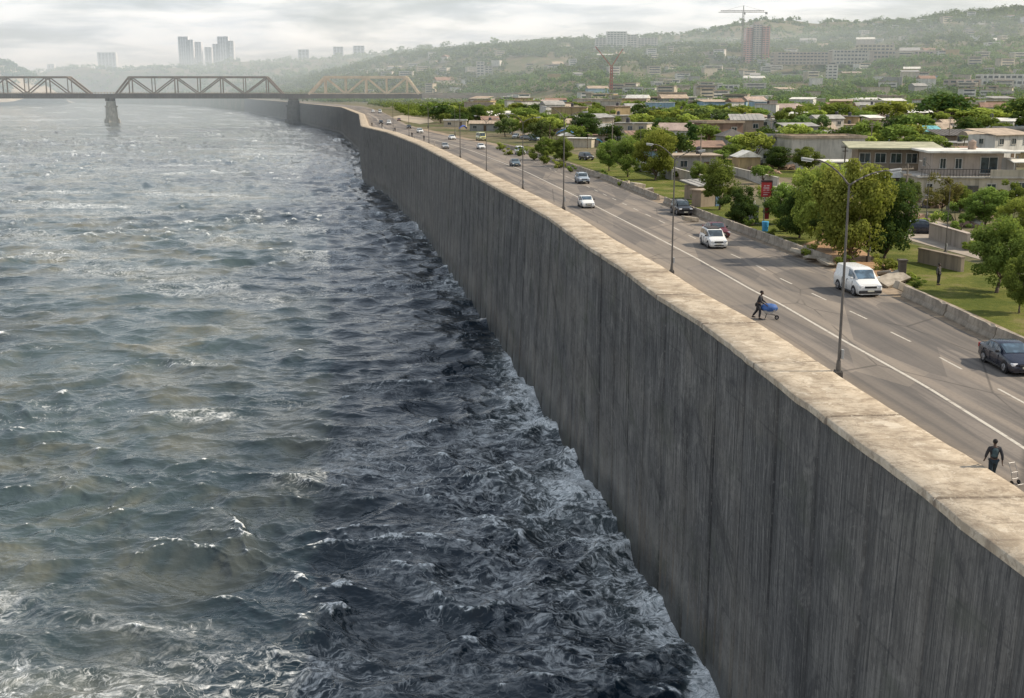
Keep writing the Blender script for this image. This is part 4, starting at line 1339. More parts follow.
town(46, 232, 430, 470, 1060, False, 4.6, 21, 'sheds of the near town', 'as a small shed in the near town', .8)
rr_ = random.Random(31)
for i in range(34):
    if i < 20: px, py = rr_.uniform(905, 1010), rr_.uniform(198, 232)
    elif i < 28: px, py = rr_.uniform(740, 800), rr_.uniform(158, 176)
    else: px, py = rr_.uniform(575, 690), rr_.uniform(150, 158)
    p = G(px, py, 0); b = MB(); colr_ = rr_.choice([(.30, .20, .14), (.36, .33, .28), (.12, .11, .10), (.22, .15, .11)])
    for q in range(rr_.randint(4, 8)):
        d = (rr_.uniform(.5, 1.6), rr_.uniform(.4, 1.2), rr_.uniform(.2, .7))
        b.box((rr_.uniform(-1, 1), rr_.uniform(-1, 1), d[2] * rr_.uniform(.3, .8)), d, rot=Euler((rr_.uniform(-.4, .4), rr_.uniform(-.4, .4), rr_.uniform(0, 3))).to_matrix())
    tag(b.build('scrap_heap', mat('scrap_' + str(colr_), colr_, .9, .35, 1.5), loc=p), 'low heap of scrap and broken masonry in the yards', 'scrap heap', 'scrap heaps in the yards')
# things on the flat roofs
# ---- large distant buildings
def block(parent, c, d, wm_, floors, name='wall', bays=0):
    """tower body with real floor bands and bay ribs"""
    MB().box((c[0], c[1], c[2] + d[2] / 2), d).build(name, wm_, parent)
    wb = MB(); fh = d[2] / floors
    for k in range(floors):
        z = c[2] + fh * (k + .5)
        wb.box((c[0], c[1] - d[1] / 2 - .05, z), (d[0] * .9, .12, fh * .42)); wb.box((c[0] - d[0] / 2 - .05, c[1], z), (.12, d[1] * .84, fh * .42))
    wb.build('window_band', GLS, parent)
    if bays:
        rb = MB()
        for k in range(bays + 1):
            x = c[0] - d[0] / 2 + d[0] * k / bays
            rb.box((x, c[1] - d[1] / 2 - .35, c[2] + d[2] / 2), (d[0] / bays * .28, .7, d[2] + .4))
        rb.build('rib', wm_, parent)


def big(name, px, py, label, cat, parts, rz=0, Dfix=None):
    if Dfix: q = ray(px, py); p = Vector((q.x * Dfix / q.y, Dfix, CAM_Z + q.z * Dfix / q.y))
    else: p = TR(px, py)
    s = p.y / FPX
    e = empty(name, (p.x, p.y, p.z - 1), rz, label, cat)
    HOUSE_SPOTS.append((p.x, p.y, 20))
    for (x0, x1, z0, z1, dep, col, fl, bays) in parts:
        block(e, ((x0 + x1) / 2 * s, dep / 2, z0 * s), ((x1 - x0) * s, dep, (z1 - z0) * s), wallmat(col, CW[col], .2), fl, bays=bays)
    return e, s


e, s = big('apartment_tower', 757, 62, 'tall pinkish apartment tower under construction on the slope', 'tower', [(-11, -5, 0, 33, 22, 'brickpink', 17, 2), (-5, 4, 0, 36, 24, 'pink', 18, 3), (4, 11, 0, 34, 22, 'brickpink', 17, 2)])
MB().box((0, 12, 37.5 * s), (5 * s, 12, 3 * s)).build('rooftop_room', wallmat('pink', CW['pink']), e)
tp = e.location
# tower crane over it
q = TR(745, 62); s = q.y / FPX
ce = empty('tower_crane', (q.x - 6, q.y - 6, q.z), 0, 'thin tower crane with level jib above the pinkish tower', 'crane')
steel = mat('crane_steel', (.20, .16, .12), .6, .2, .5)
mz = 47 * s; m_ = MB()
for sx_, sy_ in ((-1, -1), (1, -1), (1, 1), (-1, 1)): m_.bar((sx_ * .9, sy_ * .9, -3), (sx_ * .9, sy_ * .9, mz), .5)
for k in range(16):
    z0 = mz * k / 16; z1 = mz * (k + 1) / 16
    m_.bar((-.9, -.9, z0), (.9, -.9, z1), .35); m_.bar((-.9, .9, z1), (-.9, -.9, z0), .35)
m_.build('mast', steel, ce)
j = MB()
for y in (-.8, .8): j.bar((-24 * s, y, mz - 1), (23 * s, y, mz - 1), .7)
j.bar((-22 * s, 0, mz + 1.4), (20 * s, 0, mz + 1.4), .7)
for k in range(24):
    x0 = -22 * s + 42 * s * k / 24
    j.bar((x0, -.8, mz - 1), (x0 + 21 * s / 24, 0, mz + 1.4), .3); j.bar((x0 + 21 * s / 24, 0, mz + 1.4), (x0 + 42 * s / 24, .8, mz - 1), .3)
j.build('jib', steel, ce)
MB().bar((0, 0, mz), (0, 0, mz + 8), 1.0).bar((0, 0, mz + 8), (-18 * s, 0, mz + 1.2), .25).bar((0, 0, mz + 8), (18 * s, 0, mz + 1.2), .25).build('apex', steel, ce)
MB().box((22 * s, 0, mz - 2.2), (3, 2.4, 3)).build('counterweight', mat('crane_block', (.3, .28, .26)), ce)
MB().box((1.5, -1.5, mz - 3), (2, 2, 2.4)).build('cab', steel, ce)

# red V-shaped crane
q = TR(611, 95); s = q.y / FPX
vc = empty('luffing_crane', (q.x, q.y, q.z), 0, 'rust-red luffing crane with two raised arms in a V', 'crane')
red = mat('crane_red', (.38, .10, .07), .6, .2, .5)
m_ = MB(); hz = 27 * s
for sg in (-1, 1):
    for sy_ in (-1, 1): m_.bar((sg * 1.3, sy_ * 1.3, -2), (sg * .9, sy_ * .9, hz), .8)
for k in range(9): m_.bar((-1.2, -1.2, hz * k / 9), (1.2, -1.2, hz * (k + 1) / 9), .5); m_.bar((1.2, -1.2, hz * k / 9), (-1.2, -1.2, hz * (k + 1) / 9), .5)
m_.build('mast', red, vc)
a = MB()
for y in (-.7, .7): a.bar((0, y, hz), (-16 * s, y, hz + 19 * s), .7); 
for k in range(12): a.bar((-16 * s * k / 12, -.7, hz + 19 * s * k / 12), (-16 * s * (k + 1) / 12, .7, hz + 19 * s * (k + 1) / 12), .4)
a.build('jib', red, vc)
a = MB()
for y in (-.7, .7): a.bar((0, y, hz), (11 * s, y, hz + 17 * s), .7)
for k in range(10): a.bar((11 * s * k / 10, -.7, hz + 17 * s * k / 10), (11 * s * (k + 1) / 10, .7, hz + 17 * s * (k + 1) / 10), .4)
a.build('back_arm', red, vc)

big('apartment_row', 618, 50, 'pale cluster of apartment slabs on the wooded skyline', 'apartments', [(-22, -12, 0, 12, 20, 'pale', 6, 3), (-11, 8, 0, 18, 24, 'white', 9, 6), (9, 18, 0, 15, 20, 'pale', 7, 3), (19, 38, 0, 12, 20, 'pale', 6, 6)])
big('long_institute', 862, 66, 'very long low pale building stretched along the hillside', 'institute', [(-86, -30, 2, 14, 22, 'pink', 4, 16), (-29, 6, 2, 16, 24, 'pale', 4, 10), (-4, 30, 15, 21, 16, 'cream', 2, 8), (7, 72, 0, 15, 24, 'pink', 4, 18), (72, 79, 0, 15, 26, 'cream', 4, 2)])
big('water_tower_block', 832, 82, 'slim whitish tower standing among the trees below the long building', 'tower', [(-4.5, 4.5, 0, 17, 9, 'white', 6, 2), (-2.5, 2.5, 17, 20, 6, 'pale', 1, 0)])
big('white_block', 1003, 90, 'white three-storey block with ribbon windows near the right edge', 'apartments', [(-22, 24, 0, 16, 16, 'white', 3, 8)])
big('white_block', 967, 92, 'cream blank block left of the ribbon-window block', 'apartments', [(-18, 12, 0, 13, 16, 'pink', 3, 4)])
big('white_block', 722, 93, 'white block with dark openings above the middle trees', 'apartments', [(-14, 16, 0, 9, 14, 'white', 2, 6)])
big('white_block', 684, 94, 'grey-white box building left of the block with openings', 'apartments', [(-10, 10, 0, 8, 14, 'grey', 2, 4)])
big('white_block', 660, 88, 'small pale block with shaded porch on the slope', 'apartments', [(-9, 10, 0, 7, 14, 'cream', 2, 4)])
big('slab_tower', 484, 80, 'hazy grey-white tower slab on the near wooded slope', 'tower', [(-7, 0, 0, 18, 14, 'pale', 7, 2), (1, 8, 0, 14, 14, 'pale', 6, 2)])
# far skyline towers beyond the river bend
FARD = 4350
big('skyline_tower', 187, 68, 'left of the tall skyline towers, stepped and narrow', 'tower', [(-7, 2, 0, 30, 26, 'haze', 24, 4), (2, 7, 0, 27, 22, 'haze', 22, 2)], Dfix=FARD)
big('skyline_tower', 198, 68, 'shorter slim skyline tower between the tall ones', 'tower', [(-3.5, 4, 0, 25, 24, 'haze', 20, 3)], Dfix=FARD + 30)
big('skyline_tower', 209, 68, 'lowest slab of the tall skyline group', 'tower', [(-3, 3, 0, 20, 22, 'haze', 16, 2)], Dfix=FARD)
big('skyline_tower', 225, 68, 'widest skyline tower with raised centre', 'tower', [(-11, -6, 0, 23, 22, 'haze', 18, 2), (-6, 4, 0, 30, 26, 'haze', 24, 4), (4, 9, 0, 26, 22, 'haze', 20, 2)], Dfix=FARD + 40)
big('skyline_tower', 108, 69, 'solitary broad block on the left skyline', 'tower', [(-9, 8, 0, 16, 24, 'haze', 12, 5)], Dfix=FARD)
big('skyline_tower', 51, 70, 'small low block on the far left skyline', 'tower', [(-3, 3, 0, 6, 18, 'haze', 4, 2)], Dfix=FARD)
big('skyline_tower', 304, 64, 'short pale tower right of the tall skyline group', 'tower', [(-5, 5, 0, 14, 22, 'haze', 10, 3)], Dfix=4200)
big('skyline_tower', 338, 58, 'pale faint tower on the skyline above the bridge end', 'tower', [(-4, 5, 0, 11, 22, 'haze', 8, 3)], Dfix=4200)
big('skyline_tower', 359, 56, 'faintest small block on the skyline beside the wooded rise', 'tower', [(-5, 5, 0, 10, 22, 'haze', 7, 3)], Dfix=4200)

scatter_trees()
wood_mass('town_woods', 'massed green treetops filling the far half of the town', 1050, reg_town, 3.5, 60, 1.2, 15, H, LEAF)


def reg_bank(g, n):
    D = 700 + 690 * g.random(n * 4)
    u = 372 + 125 * g.random(n * 4)
    x = (u - 512) / FPX * D
    k = (x - xr(D) > 11)
    for a, b, r_ in HOUSE_SPOTS: k &= (x - a) ** 2 + (D - b) ** 2 > (r_ + 2) ** 2
    return x[k][:n], D[k][:n]


wood_mass('bankside_woods', 'low green trees massed beside the far road under the bridge end', 380, reg_bank, 2.9, 55, 1.2, 25, H, LEAF)
# the rest of the hillside housing, too many and too small to tell apart
mh = MB(); g_ = random.Random(77)
for i in range(330):
    D = 950 + 1600 * g_.random(); u = g_.uniform(360, 1080)
    cl = math.sin(u * .021) + math.sin(D * .008 + u * .01) + g_.uniform(-1, 1)
    if cl < -.2 or (u < 480 and D < 1500): continue
    x = (u - CX) / FPX * D
    z = float(H(x, D)); w_, d_, h_ = g_.uniform(9, 22), g_.uniform(8, 12), g_.choice([6, 7, 9, 9, 12])
    rz_ = g_.uniform(-.5, .5); mi_ = g_.randrange(3)
    mh.box((x, D, z + h_ / 2 - 1), (w_, d_, h_ + 2), rz=rz_, mi=mi_)
    mh.box((x, D, z + h_ + .3), (w_ + 1, d_ + 1, .6), rz=rz_, mi=3 + g_.randrange(2))
    for f_ in range(int(h_ / 3)):
        c_, s_ = math.cos(rz_), math.sin(rz_); oy = -d_ / 2 - .05
        mh.box((x - oy * s_, D + oy * c_, z + 1.7 + f_ * 3), (w_ * .8, .15, 1.1), rz=rz_, mi=5)
tag(mh.build('hillside_houses', [wallmat('white', CW['white']), wallmat('cream', CW['cream']), wallmat('pale', CW['pale']), roofmat('tan', CR['tan']), roofmat('white', CR['white']), GLS]),
    'mass of small pale houses spread over the hazy hillside', 'houses', None, 'stuff')
# ================================================================== truss bridge
BD = 1400.0
def BX(u): return (u - CX) / FPX * BD
def BZ(y):
    d = ray(512, y); return CAM_Z + d.z / d.y * BD
steelb = mat('bridge_steel', (.27, .205, .15), .75, .25, .1, dirt=.4)
steeld = mat('bridge_girder', (.15, .12, .10), .8, .2, .1)
stoneb = mat('pier_stone', (.46, .42, .35), .95, .25, .3, dirt=.5)
stoned = mat('dark_pier_stone', (.11, .10, .09), .95, .25, .3)
br = empty('truss_bridge', (BX(200), BD, 0), 0, 'long rusty steel truss bridge crossing the river on stone piers', 'bridge')
def bx(u): return BX(u) - BX(200)
zb, zt, zc = BZ(98.2), BZ(94.2), BZ(77.2)
BW = 13.0
g_ = MB()
g_.box(((bx(-130) + bx(424)) / 2, BW / 2, (zb + zt) / 2), (bx(424) - bx(-130), BW, zt - zb))
for u in range(-128, 424, 6): g_.box((bx(u), -.25, (zb + zt) / 2), (.6, .6, zt - zb - .4))
g_.box(((bx(-130) + bx(424)) / 2, -.3, zt + .1), (bx(424) - bx(-130), .9, .5)); g_.box(((bx(-130) + bx(424)) / 2, -.3, zb - .1), (bx(424) - bx(-130), .9, .5))
g_.build('deck_girder', steeld, br)
ra = MB()
for y in (.1, BW - .1):
    for dz in (1.2, 2.2): ra.box(((bx(-130) + bx(424)) / 2, y, zt + dz), (bx(424) - bx(-130), .25, .25))
    for u in range(-130, 425, 3): ra.box((bx(u), y, zt + 1.2), (.28, .28, 2.3))
ra.build('railing', mat('bridge_rail', (.44, .33, .22), .7, .2, .3), br)
def span(u0, t0, t1, u1, n, steelb=steelb, k_=1.3):
    m_ = MB()
    for y in (.4, BW - .4):
        m_.bar((bx(t0), y, zc), (bx(t1), y, zc), 1.5 * k_, 1.7 * k_)
        m_.bar((bx(u0), y, zt), (bx(t0), y, zc), 1.4 * k_, 1.5 * k_); m_.bar((bx(t1), y, zc), (bx(u1), y, zt), 1.4 * k_, 1.5 * k_)
        m_.bar((bx(u0), y, zt + .4), (bx(u1), y, zt + .4), 1.2, 1.2)
        for k in range(n + 1):
            u = t0 + (t1 - t0) * k / n
            m_.bar((bx(u), y, zt), (bx(u), y, zc), (.9 if k % 2 == 0 else .65) * k_)
            if k < n:
                v = t0 + (t1 - t0) * (k + 1) / n
                if k % 2 == 0: m_.bar((bx(u), y, zc), (bx(v), y, zt), .9 * k_)
                else: m_.bar((bx(u), y, zt), (bx(v), y, zc), .9 * k_)
    for k in range(n + 1):
        u = t0 + (t1 - t0) * k / n
        m_.bar((bx(u), .4, zc), (bx(u), BW - .4, zc), .7)
        if k < n: m_.bar((bx(u), .4, zc), (bx(t0 + (t1 - t0) * (k + 1) / n), BW - .4, zc), .45)
    m_.build('truss_span', steelb, br)
span(-84, -70, 78, 98, 7)
span(124, 138, 272, 287, 6)
span(313, 329, 409, 421, 4, mat('tan_bridge_steel', (.72, .57, .40), .75, .2, .1), 1.75)  # right span in lighter tan steel, to stand out from the hills
def pier(u, w_, mt, top):
    m_ = MB()
    x = bx(u)
    # cutwater plan tapering upwards
    for (z0, z1, k0, k1) in ((WATER - 4, WATER + 4, 1.35, 1.2), (WATER + 4, top - 7, 1.0, .9), (top - 7, top - 5.6, 1.05, 1.05), (top - 5.6, top - .4, .8, .74)):
        pts = [(-.5, -.35), (-.32, -.62), (0, -.78), (.32, -.62), (.5, -.35), (.5, .6), (0, .85), (-.5, .6)]
        n = len(pts)
        vs_ = [(x + a * w_ * k0, BW / 2 + b * 10 * k0, z0) for a, b in pts] + [(x + a * w_ * k1, BW / 2 + b * 10 * k1, z1) for a, b in pts]
        m_.add(vs_, [tuple(range(n - 1, -1, -1)), tuple(range(n, 2 * n))] + [(k, (k + 1) % n, n + (k + 1) % n, n + k) for k in range(n)])
    m_.build('pier', mt, br)
pier(117, 11.5, stoneb, zb - 3)
MB().box((bx(114.5), BW / 2, zb - 1.6), (3, 11, 3.2)).box((bx(119), BW / 2, zb - 1.6), (3, 11, 3.2)).build('bearing', steeld, br)
pier(297, 16, stoned, zb - 2.2)
MB().box((bx(297), BW / 2, zb - 1.2), (9, 11, 2.4)).build('bearing', steeld, br)
MB().box((bx(419), BW / 2, zb / 2 - 2), (11, 14, zb + 4)).build('abutment', stoneb, br)
MB().box((bx(-125), BW / 2, zb / 2 - 12), (11, 14, zb + 24)).build('pier', stoneb, br)
MB().box((bx(470), BW / 2, zt - 2.3), (bx(516) - bx(424), BW, 4.2)).box((bx(470), .2, zt + .9), (bx(516) - bx(424), .3, 1.3)).build('approach_ramp', mat('ramp_concrete', (.36, .30, .26), .9, .2, .1), br)

# ================================================================== street lamps
polem = mat('lamp_pole_steel', (.115, .105, .095), .6, .2, 2, metal=.2)
headm = mat('lamp_head_grey', (.36, .36, .35), .5, .1, 2)
lensm = mat('lamp_lens', (.6, .6, .55), .25, .05, 2)
LAMPP = {}
def lamp_proto(kind):
    root = empty('street_lamp', (0, 0, -500))
    h = 10.4
    m_ = MB(); m_.tube((0, 0, .3), (0, 0, h), .082, .052, 10)
    m_.build('pole', polem, root, smooth=False)
    b = MB().box((0, 0, .25), (.42, .42, .9), bevel=.03); b.tube((0, 0, .7), (0, 0, 1.25), .15, .11, 10)
    for sx_ in (-.15, .15):
        for sy_ in (-.15, .15): b.tube((sx_, sy_, .68), (sx_, sy_, .76), .03, n=6)
    b.build('base', polem, root)
    MB().box((.16, 0, 1.6), (.14, .2, .5), bevel=.02).build('junction_box', headm, root)
    for sg, L, rise in (((-1, 1.9, 1.3), (1, 2.0, .75)) if kind == 'double' else ((-1, 1.9, 1.1),)):
        a = MB(); pts = []; rad = []
        for k in range(7):
            f = k / 6
            pts.append((sg * L * f, 0, h - .1 + rise * math.sin(f * math.pi / 2) ** .9)); rad.append(.048 - .015 * f)
        a.path(pts, rad, 8)
        arm = a.build('arm', polem, root, smooth=True)
        tip = pts[-1]
        hd = MB()
        hd.box((tip[0] + sg * .28, 0, tip[2] + .02), (.62, .24, .12), bevel=.05, rot=Matrix.Rotation(-sg * R(8), 3, 'Y'))
        hdo = hd.build('lamp_head', headm, arm)
        MB().box((tip[0] + sg * .32, 0, tip[2] - .07), (.5, .22, .05), bevel=.02, rot=Matrix.Rotation(-sg * R(8), 3, 'Y')).build('lens', lensm, arm)
    return root
def put_lamp(p, rz, label, kind='double', sc=1.0, group=None):
    if kind not in LAMPP:
        LAMPP[kind] = lamp_proto(kind); o = LAMPP[kind]
    else: o = copy_tree(LAMPP[kind])
    o.location = p; o.rotation_euler = (0, 0, rz); o.scale = (sc, sc, sc)
    tag(o, label, 'street lamp', group)
    return o
WL = [(371, 'nearest double-arm street lamp standing behind the sandy coping'), (270, 'second double-arm lamp along the wall, left of the white people carrier'),
      (208, 'third lamp along the wall, beside the white hatchback'), (188, 'fourth lamp along the wall, before the pale blue car'), (170, 'fifth lamp along the wall, right of the far white saloon'),
      (157, 'sixth lamp along the wall, taller behind the teal car'), (143, 'seventh thin lamp along the wall'), (136, 'eighth thin lamp far along the wall'), (131, 'ninth and last thin lamp before the wall bends')]
for i, (py, lab) in enumerate(WL):
    D = G(512, py, CAP).y
    x = float(xin(D)) + .28
    put_lamp((x, D, .0), math.atan(float(slope(xt, D))) * -.15, lab, 'double', [1.0, .93, 1.12, 1.0, .9, 1.15, .95, 1, 1][i], 'street lamps along the wall')
for (px, py, sc, lab) in ((428, 128, .95, 'far-side lamp at the end of the green verge'), (868, 262, .72, 'thin pole lamp in front of the dark dense tree'), (866, 205, 0.5, None), (945, 256, .62, 'small lamp by the side street wall'), (926, 222, .62, 'short lamp post before the brownish sparse tree'), (640, 168, .75, 'thin lamp on the lawn behind the forked tree'), (455, 136, .9, 'far-side lamp by the dark blue booth')):
    if lab: put_lamp(G(px, py, 0), R(20), lab, 'single', sc)

# small posts at the inner edge of the coping
postm = mat('marker_post', (.33, .30, .27), .8, .2, 2)
for i, py in enumerate((151, 147.5, 140, 133.5, 128.5)):
    D = G(512, py, 0).y
    b = MB(); b.tube((0, 0, -.05), (0, 0, 1.5), .13, .10, 8); b.tube((0, 0, 1.5), (0, 0, 1.62), .15, .06, 8); b.tube((0, 0, 1.15), (0, 0, 1.3), .135, .135, 8)
    tag(b.build('marker_post', postm, loc=(float(xin(D)) + .5, D, 0)), 'short pale marker post on the road edge of the far wall', 'post', 'marker posts along the far wall')

# ================================================================== road barrier and rubble
conc = mat('barrier_concrete', (.32, .275, .22), .92, .3, .9, dirt=.75, dirtcol=(.10, .085, .065))
bar_prof = [(-.30, -.05), (-.30, .10), (-.17, .36), (-.11, .86), (.11, .86), (.17, .36), (.30, .10), (.30, -.05)]
def barrier_mesh(L, seed):
    rr = random.Random(seed); m_ = MB(); n = 7; vs_ = []
    for k in range(n):
        y = -L / 2 + L * k / (n - 1)
        for (a, b) in bar_prof: vs_.append((a + rr.uniform(-.012, .012), y, b + (rr.uniform(-.02, .015) if b > .2 else 0) + (-.10 * (rr.random() < .15) if b > .8 else 0)))
    q = len(bar_prof)
    fs_ = [(k * q + i, k * q + (i + 1) % q, (k + 1) * q + (i + 1) % q, (k + 1) * q + i) for k in range(n - 1) for i in range(q)]
    fs_ += [tuple(range(q - 1, -1, -1)), tuple(range((n - 1) * q, n * q))]
    m_.add(vs_, fs_); return m_
protos = []
D = 44.0; i = 0
SEG = 4.0
while D < 330:
    s_ = float(slope(xr, D)); q = math.sqrt(1 + s_ * s_)
    dy = SEG / q
    Dm = D + dy / 2
    gap = 87 < Dm < 104 or (146 < Dm < 168 and i % 3 == 0)
    if not gap:
        if len(protos) < 4:
            o = barrier_mesh(SEG - .06, i).build('road_barrier', conc); protos.append(o)
        else:
            o = random.choice(protos).copy(); COL.objects.link(o)
        o.location = (float(xr(Dm)) + random.uniform(-.05, .05), Dm, 0); o.rotation_euler = (0, 0, -math.atan(float(slope(xr, Dm))) + R(random.uniform(-1, 1)))
        tag(o, 'weathered concrete barrier block in the line edging the road', 'road barrier', 'concrete barrier blocks along the road')
    D += dy; i += 1
# broken slabs in the gap beside the white van and further rubble
slabm = mat('broken_slab', (.40, .35, .28), .92, .25, 1.0, dirt=.5)
def slab(px, py, d, rot, label):
    p = G(px, py, 0); m_ = MB(); rr = random.Random(px)
    bm = bmesh.new(); bmesh.ops.create_cube(bm, size=1)
    for v in bm.verts: v.co = Vector((v.co.x * d[0] * rr.uniform(.8, 1.1), v.co.y * d[1] * rr.uniform(.75, 1.1), v.co.z * d[2]))
    bmesh.ops.bevel(bm, geom=bm.edges[:], offset=.04, segments=1, affect='EDGES')
    bm.verts.index_update()
    M = Euler((R(rot[0]), R(rot[1]), R(rot[2]))).to_matrix()
    vv = [M @ v.co for v in bm.verts]; mz_ = min(v.z for v in vv)
    m_.add([(v.x, v.y, v.z - mz_ - .03) for v in vv], [[v.index for v in f.verts] for f in bm.faces]); bm.free()
    tag(m_.build('broken_slab', slabm, loc=p), label, 'rubble slab')
slab(893, 286, (2.6, 1.5, .28), (18, -12, 30), 'tilted broken slab just right of the white van')
slab(884, 279, (2.2, 1.2, .25), (-10, 14, 70), 'broken slab leaning behind the white van')
slab(903, 295, (1.8, .7, .6), (4, 22, 20), 'small dark broken slab at the end of the barrier line')
slab(800, 256, (2.4, 1.3, .3), (12, 10, 50), 'broken slab where the barrier ends before the sunlit trees')
slab(815, 262, (1.9, 1.3, .3), (-14, 8, 10), 'pale broken slab lying in the road gap')
slab(808, 252, (1.5, 1.0, .3), (25, 0, 80), 'short upturned slab at the gap')
slab(826, 266, (1.6, 1.1, .25), (6, -16, 120), 'flat slab nearest the white van in the gap')
slab(637, 190, (2.2, 1.2, .9), (6, 8, 30), 'rounded concrete lump on the verge above the white hatchback')
slab(626, 186, (1.6, 1.1, .7), (-8, 5, 80), 'smaller concrete lump beside the rounded one')
slab(648, 193, (1.5, 1.0, .6), (4, -9, 10), 'low rubble lump below the lawn trees')
slab(600, 178, (1.6, 1.0, .6), (4, 9, 60), 'rubble lump behind the pale blue car')
slab(690, 222, (2.0, .7, .5), (0, 8, 10), 'broken kerb piece behind the black off-roader')
slab(770, 241, (1.4, .8, .5), (8, 0, 40), 'kerb fragment below the red sign')
# gate pillar and barrels at the barrier end
gp = MB().box((0, 0, .9), (.55, .55, 1.9), bevel=.04); gp.box((0, 0, 1.9), (.7, .7, .14), bevel=.02)
tag(gp.build('gate_pillar', mat('dark_pillar', (.10, .085, .07), .9, .2, 2), loc=G(901, 284, 0)), 'dark stub pillar beside the broken slabs', 'pillar')
def kiosk():
    p = G(707, 206, 0)
    e = empty('kiosk', p, R(32), 'low dark brown kiosk with pale flat top behind the barrier', 'kiosk')
    MB().box((0, 0, 1.0), (3.8, 1.8, 2.2), bevel=.03).build('body', wallmat('brown', CW['brown']), e)
    MB().box((0, 0, 2.2), (4.3, 2.2, .16), bevel=.02).build('roof', roofmat('tan', CR['tan']), e)
    MB().box((1.1, -.93, .9), (.9, .07, 1.8)).build('door', mat('blue_door', (.10, .16, .26), .6), e)
kiosk()

# ---- red roadside sign
def sign():
    p = G(765, 224, 0); s = FPX / p.y
    e = empty('roadside_sign', p, R(-4), 'red and white advertising sign on a tall pole', 'sign')
    m_ = MB(); m_.tube((-.18, 0, -.2), (-.18, 0, 40 / s), .06, .06, 8); m_.tube((.22, 0, 1.2), (.22, 0, 26 / s), .04, .04, 8)
    m_.build('pole', mat('sign_pole', (.42, .38, .36), .5, .15, 2), e)
    z = 34.5 / s; h = 15 / s; w_ = 10.5 / s
    bo = MB().box((0, 0, z), (w_, .18, h), bevel=.02).build('board', mat('sign_red', (.42, .035, .035), .5, .15, 2), e)
    MB().box((0, -.02, z + h / 2 + .06), (w_ + .08, .26, .22)).box((w_ / 2, -.02, z), (.08, .24, h)).build('frame', mat('sign_frame', (.05, .02, .02), .6), bo)
    l = MB()
    for (x, zz, ww, hh) in ((-.20, .40, .22, .16), (.14, .42, .3, .14), (-.05, .16, .66, .16), (-.25, -.08, .25, .1), (.15, -.08, .3, .12), (0, -.34, .7, .07), (-.1, -.58, .5, .13)):
        l.box((x * w_ / 1.2, -.098, z + zz * h / 1.7), (ww * w_ / 1.2, .012, hh * h / 1.7))
    l.build('faded_print', mat('sign_pale', (.60, .36, .36), .6, .2, 4), bo)
    MB().box((.16, .02, 11 / s), (4.2 / s, .14, 12 / s), bevel=.02).build('lower_board', mat('sign_dark_red', (.26, .02, .03), .5, .15, 2), e)
sign()
b = MB(); b.tube((0, 0, 0), (0, 0, .95), .32, .36, 14); b.tube((0, 0, .95), (0, 0, 1.05), .39, .36, 14); b.box((0, -.33, .6), (.3, .06, .3))
tag(b.build('refuse_bin', mat('bin_blue', (.05, .30, .55), .5, .15, 2), loc=G(765, 231, 0)), 'bright blue bin at the foot of the red sign', 'bin')

# ================================================================== vehicles
RUB = mat('tyre_rubber', (.018, .018, .018), .85, .2, 6)
RIM = mat('wheel_rim', (.38, .38, .39), .35, .15, 4, metal=.8)
TRIM = mat('dark_trim', (.025, .025, .028), .6, .2, 4)
HEADL = mat('headlamp_glass', (.75, .76, .78), .12, .05, 4, spec=.8)
TAILL = mat('tail_lamp', (.35, .02, .015), .25, .1, 4)
PLATE = mat('number_plate', (.65, .62, .5), .5, .1, 4)
CGL = glass('car_glass', (.03, .042, .05))
CGLB = glass('car_glass_sky', (.05, .08, .11))

TYPES = {
 # stations from nose to tail: (x, belt z, roof z or None, lower half width, shoulder half width, roof half width)
 'sedan': dict(L=4.5, W=1.74, wb=(1.36, -1.32), r=.32, st=[(2.25,.62,None,.72),(2.12,.72,None,.84),(1.0,.93,None,.87),(.22,.95,1.42,.87),(-.35,.96,1.45,.87),(-.95,.97,1.42,.87),(-1.68,1.0,None,.86),(-2.12,.97,None,.83),(-2.25,.78,None,.76)], glassst=(2, 3, 5, 6)),
 'hatch': dict(L=4.0, W=1.72, wb=(1.25, -1.22), r=.31, st=[(2.0,.62,None,.7),(1.88,.74,None,.82),(.95,.95,None,.86),(.2,.97,1.46,.86),(-.5,.98,1.50,.86),(-1.4,1.0,1.44,.85),(-1.88,1.02,None,.82),(-2.0,.8,None,.76)], glassst=(2, 3, 5, 6)),
 'suv': dict(L=4.6, W=1.84, wb=(1.4, -1.38), r=.37, st=[(2.3,.78,None,.8),(2.2,.92,None,.9),(1.15,1.08,None,.92),(.5,1.1,1.68,.92),(-.4,1.1,1.74,.92),(-1.8,1.12,1.70,.91),(-2.2,1.12,None,.89),(-2.3,.9,None,.84)], glassst=(2, 3, 5, 6)),
 'mpv': dict(L=4.6, W=1.82, wb=(1.42, -1.35), r=.34, st=[(2.3,.68,None,.76),(2.18,.84,None,.88),(1.45,1.02,None,.91),(.45,1.06,1.68,.91),(-.4,1.08,1.76,.91),(-1.9,1.1,1.72,.90),(-2.22,1.1,None,.88),(-2.3,.85,None,.84)], glassst=(2, 3, 5, 6)),
 'van': dict(L=4.9, W=1.92, wb=(1.5, -1.5), r=.35, st=[(2.45,.72,None,.82),(2.32,.92,None,.93),(1.65,1.16,None,.96),(.85,1.2,1.88,.96),(.2,1.22,1.98,.96),(-2.2,1.22,1.96,.95),(-2.40,1.22,None,.94),(-2.45,.9,None,.92)], glassst=(2, 3, 5, 6)),
 'bus': dict(L=6.2, W=2.1, wb=(1.9, -1.9), r=.4, st=[(3.1,.8,None,.95),(3.0,1.1,None,1.03),(2.75,1.3,None,1.05),(2.3,1.32,2.4,1.05),(1.0,1.32,2.5,1.05),(-2.8,1.32,2.46,1.04),(-3.02,1.32,None,1.03),(-3.1,.9,None,1.0)], glassst=(2, 3, 5, 6)),
}


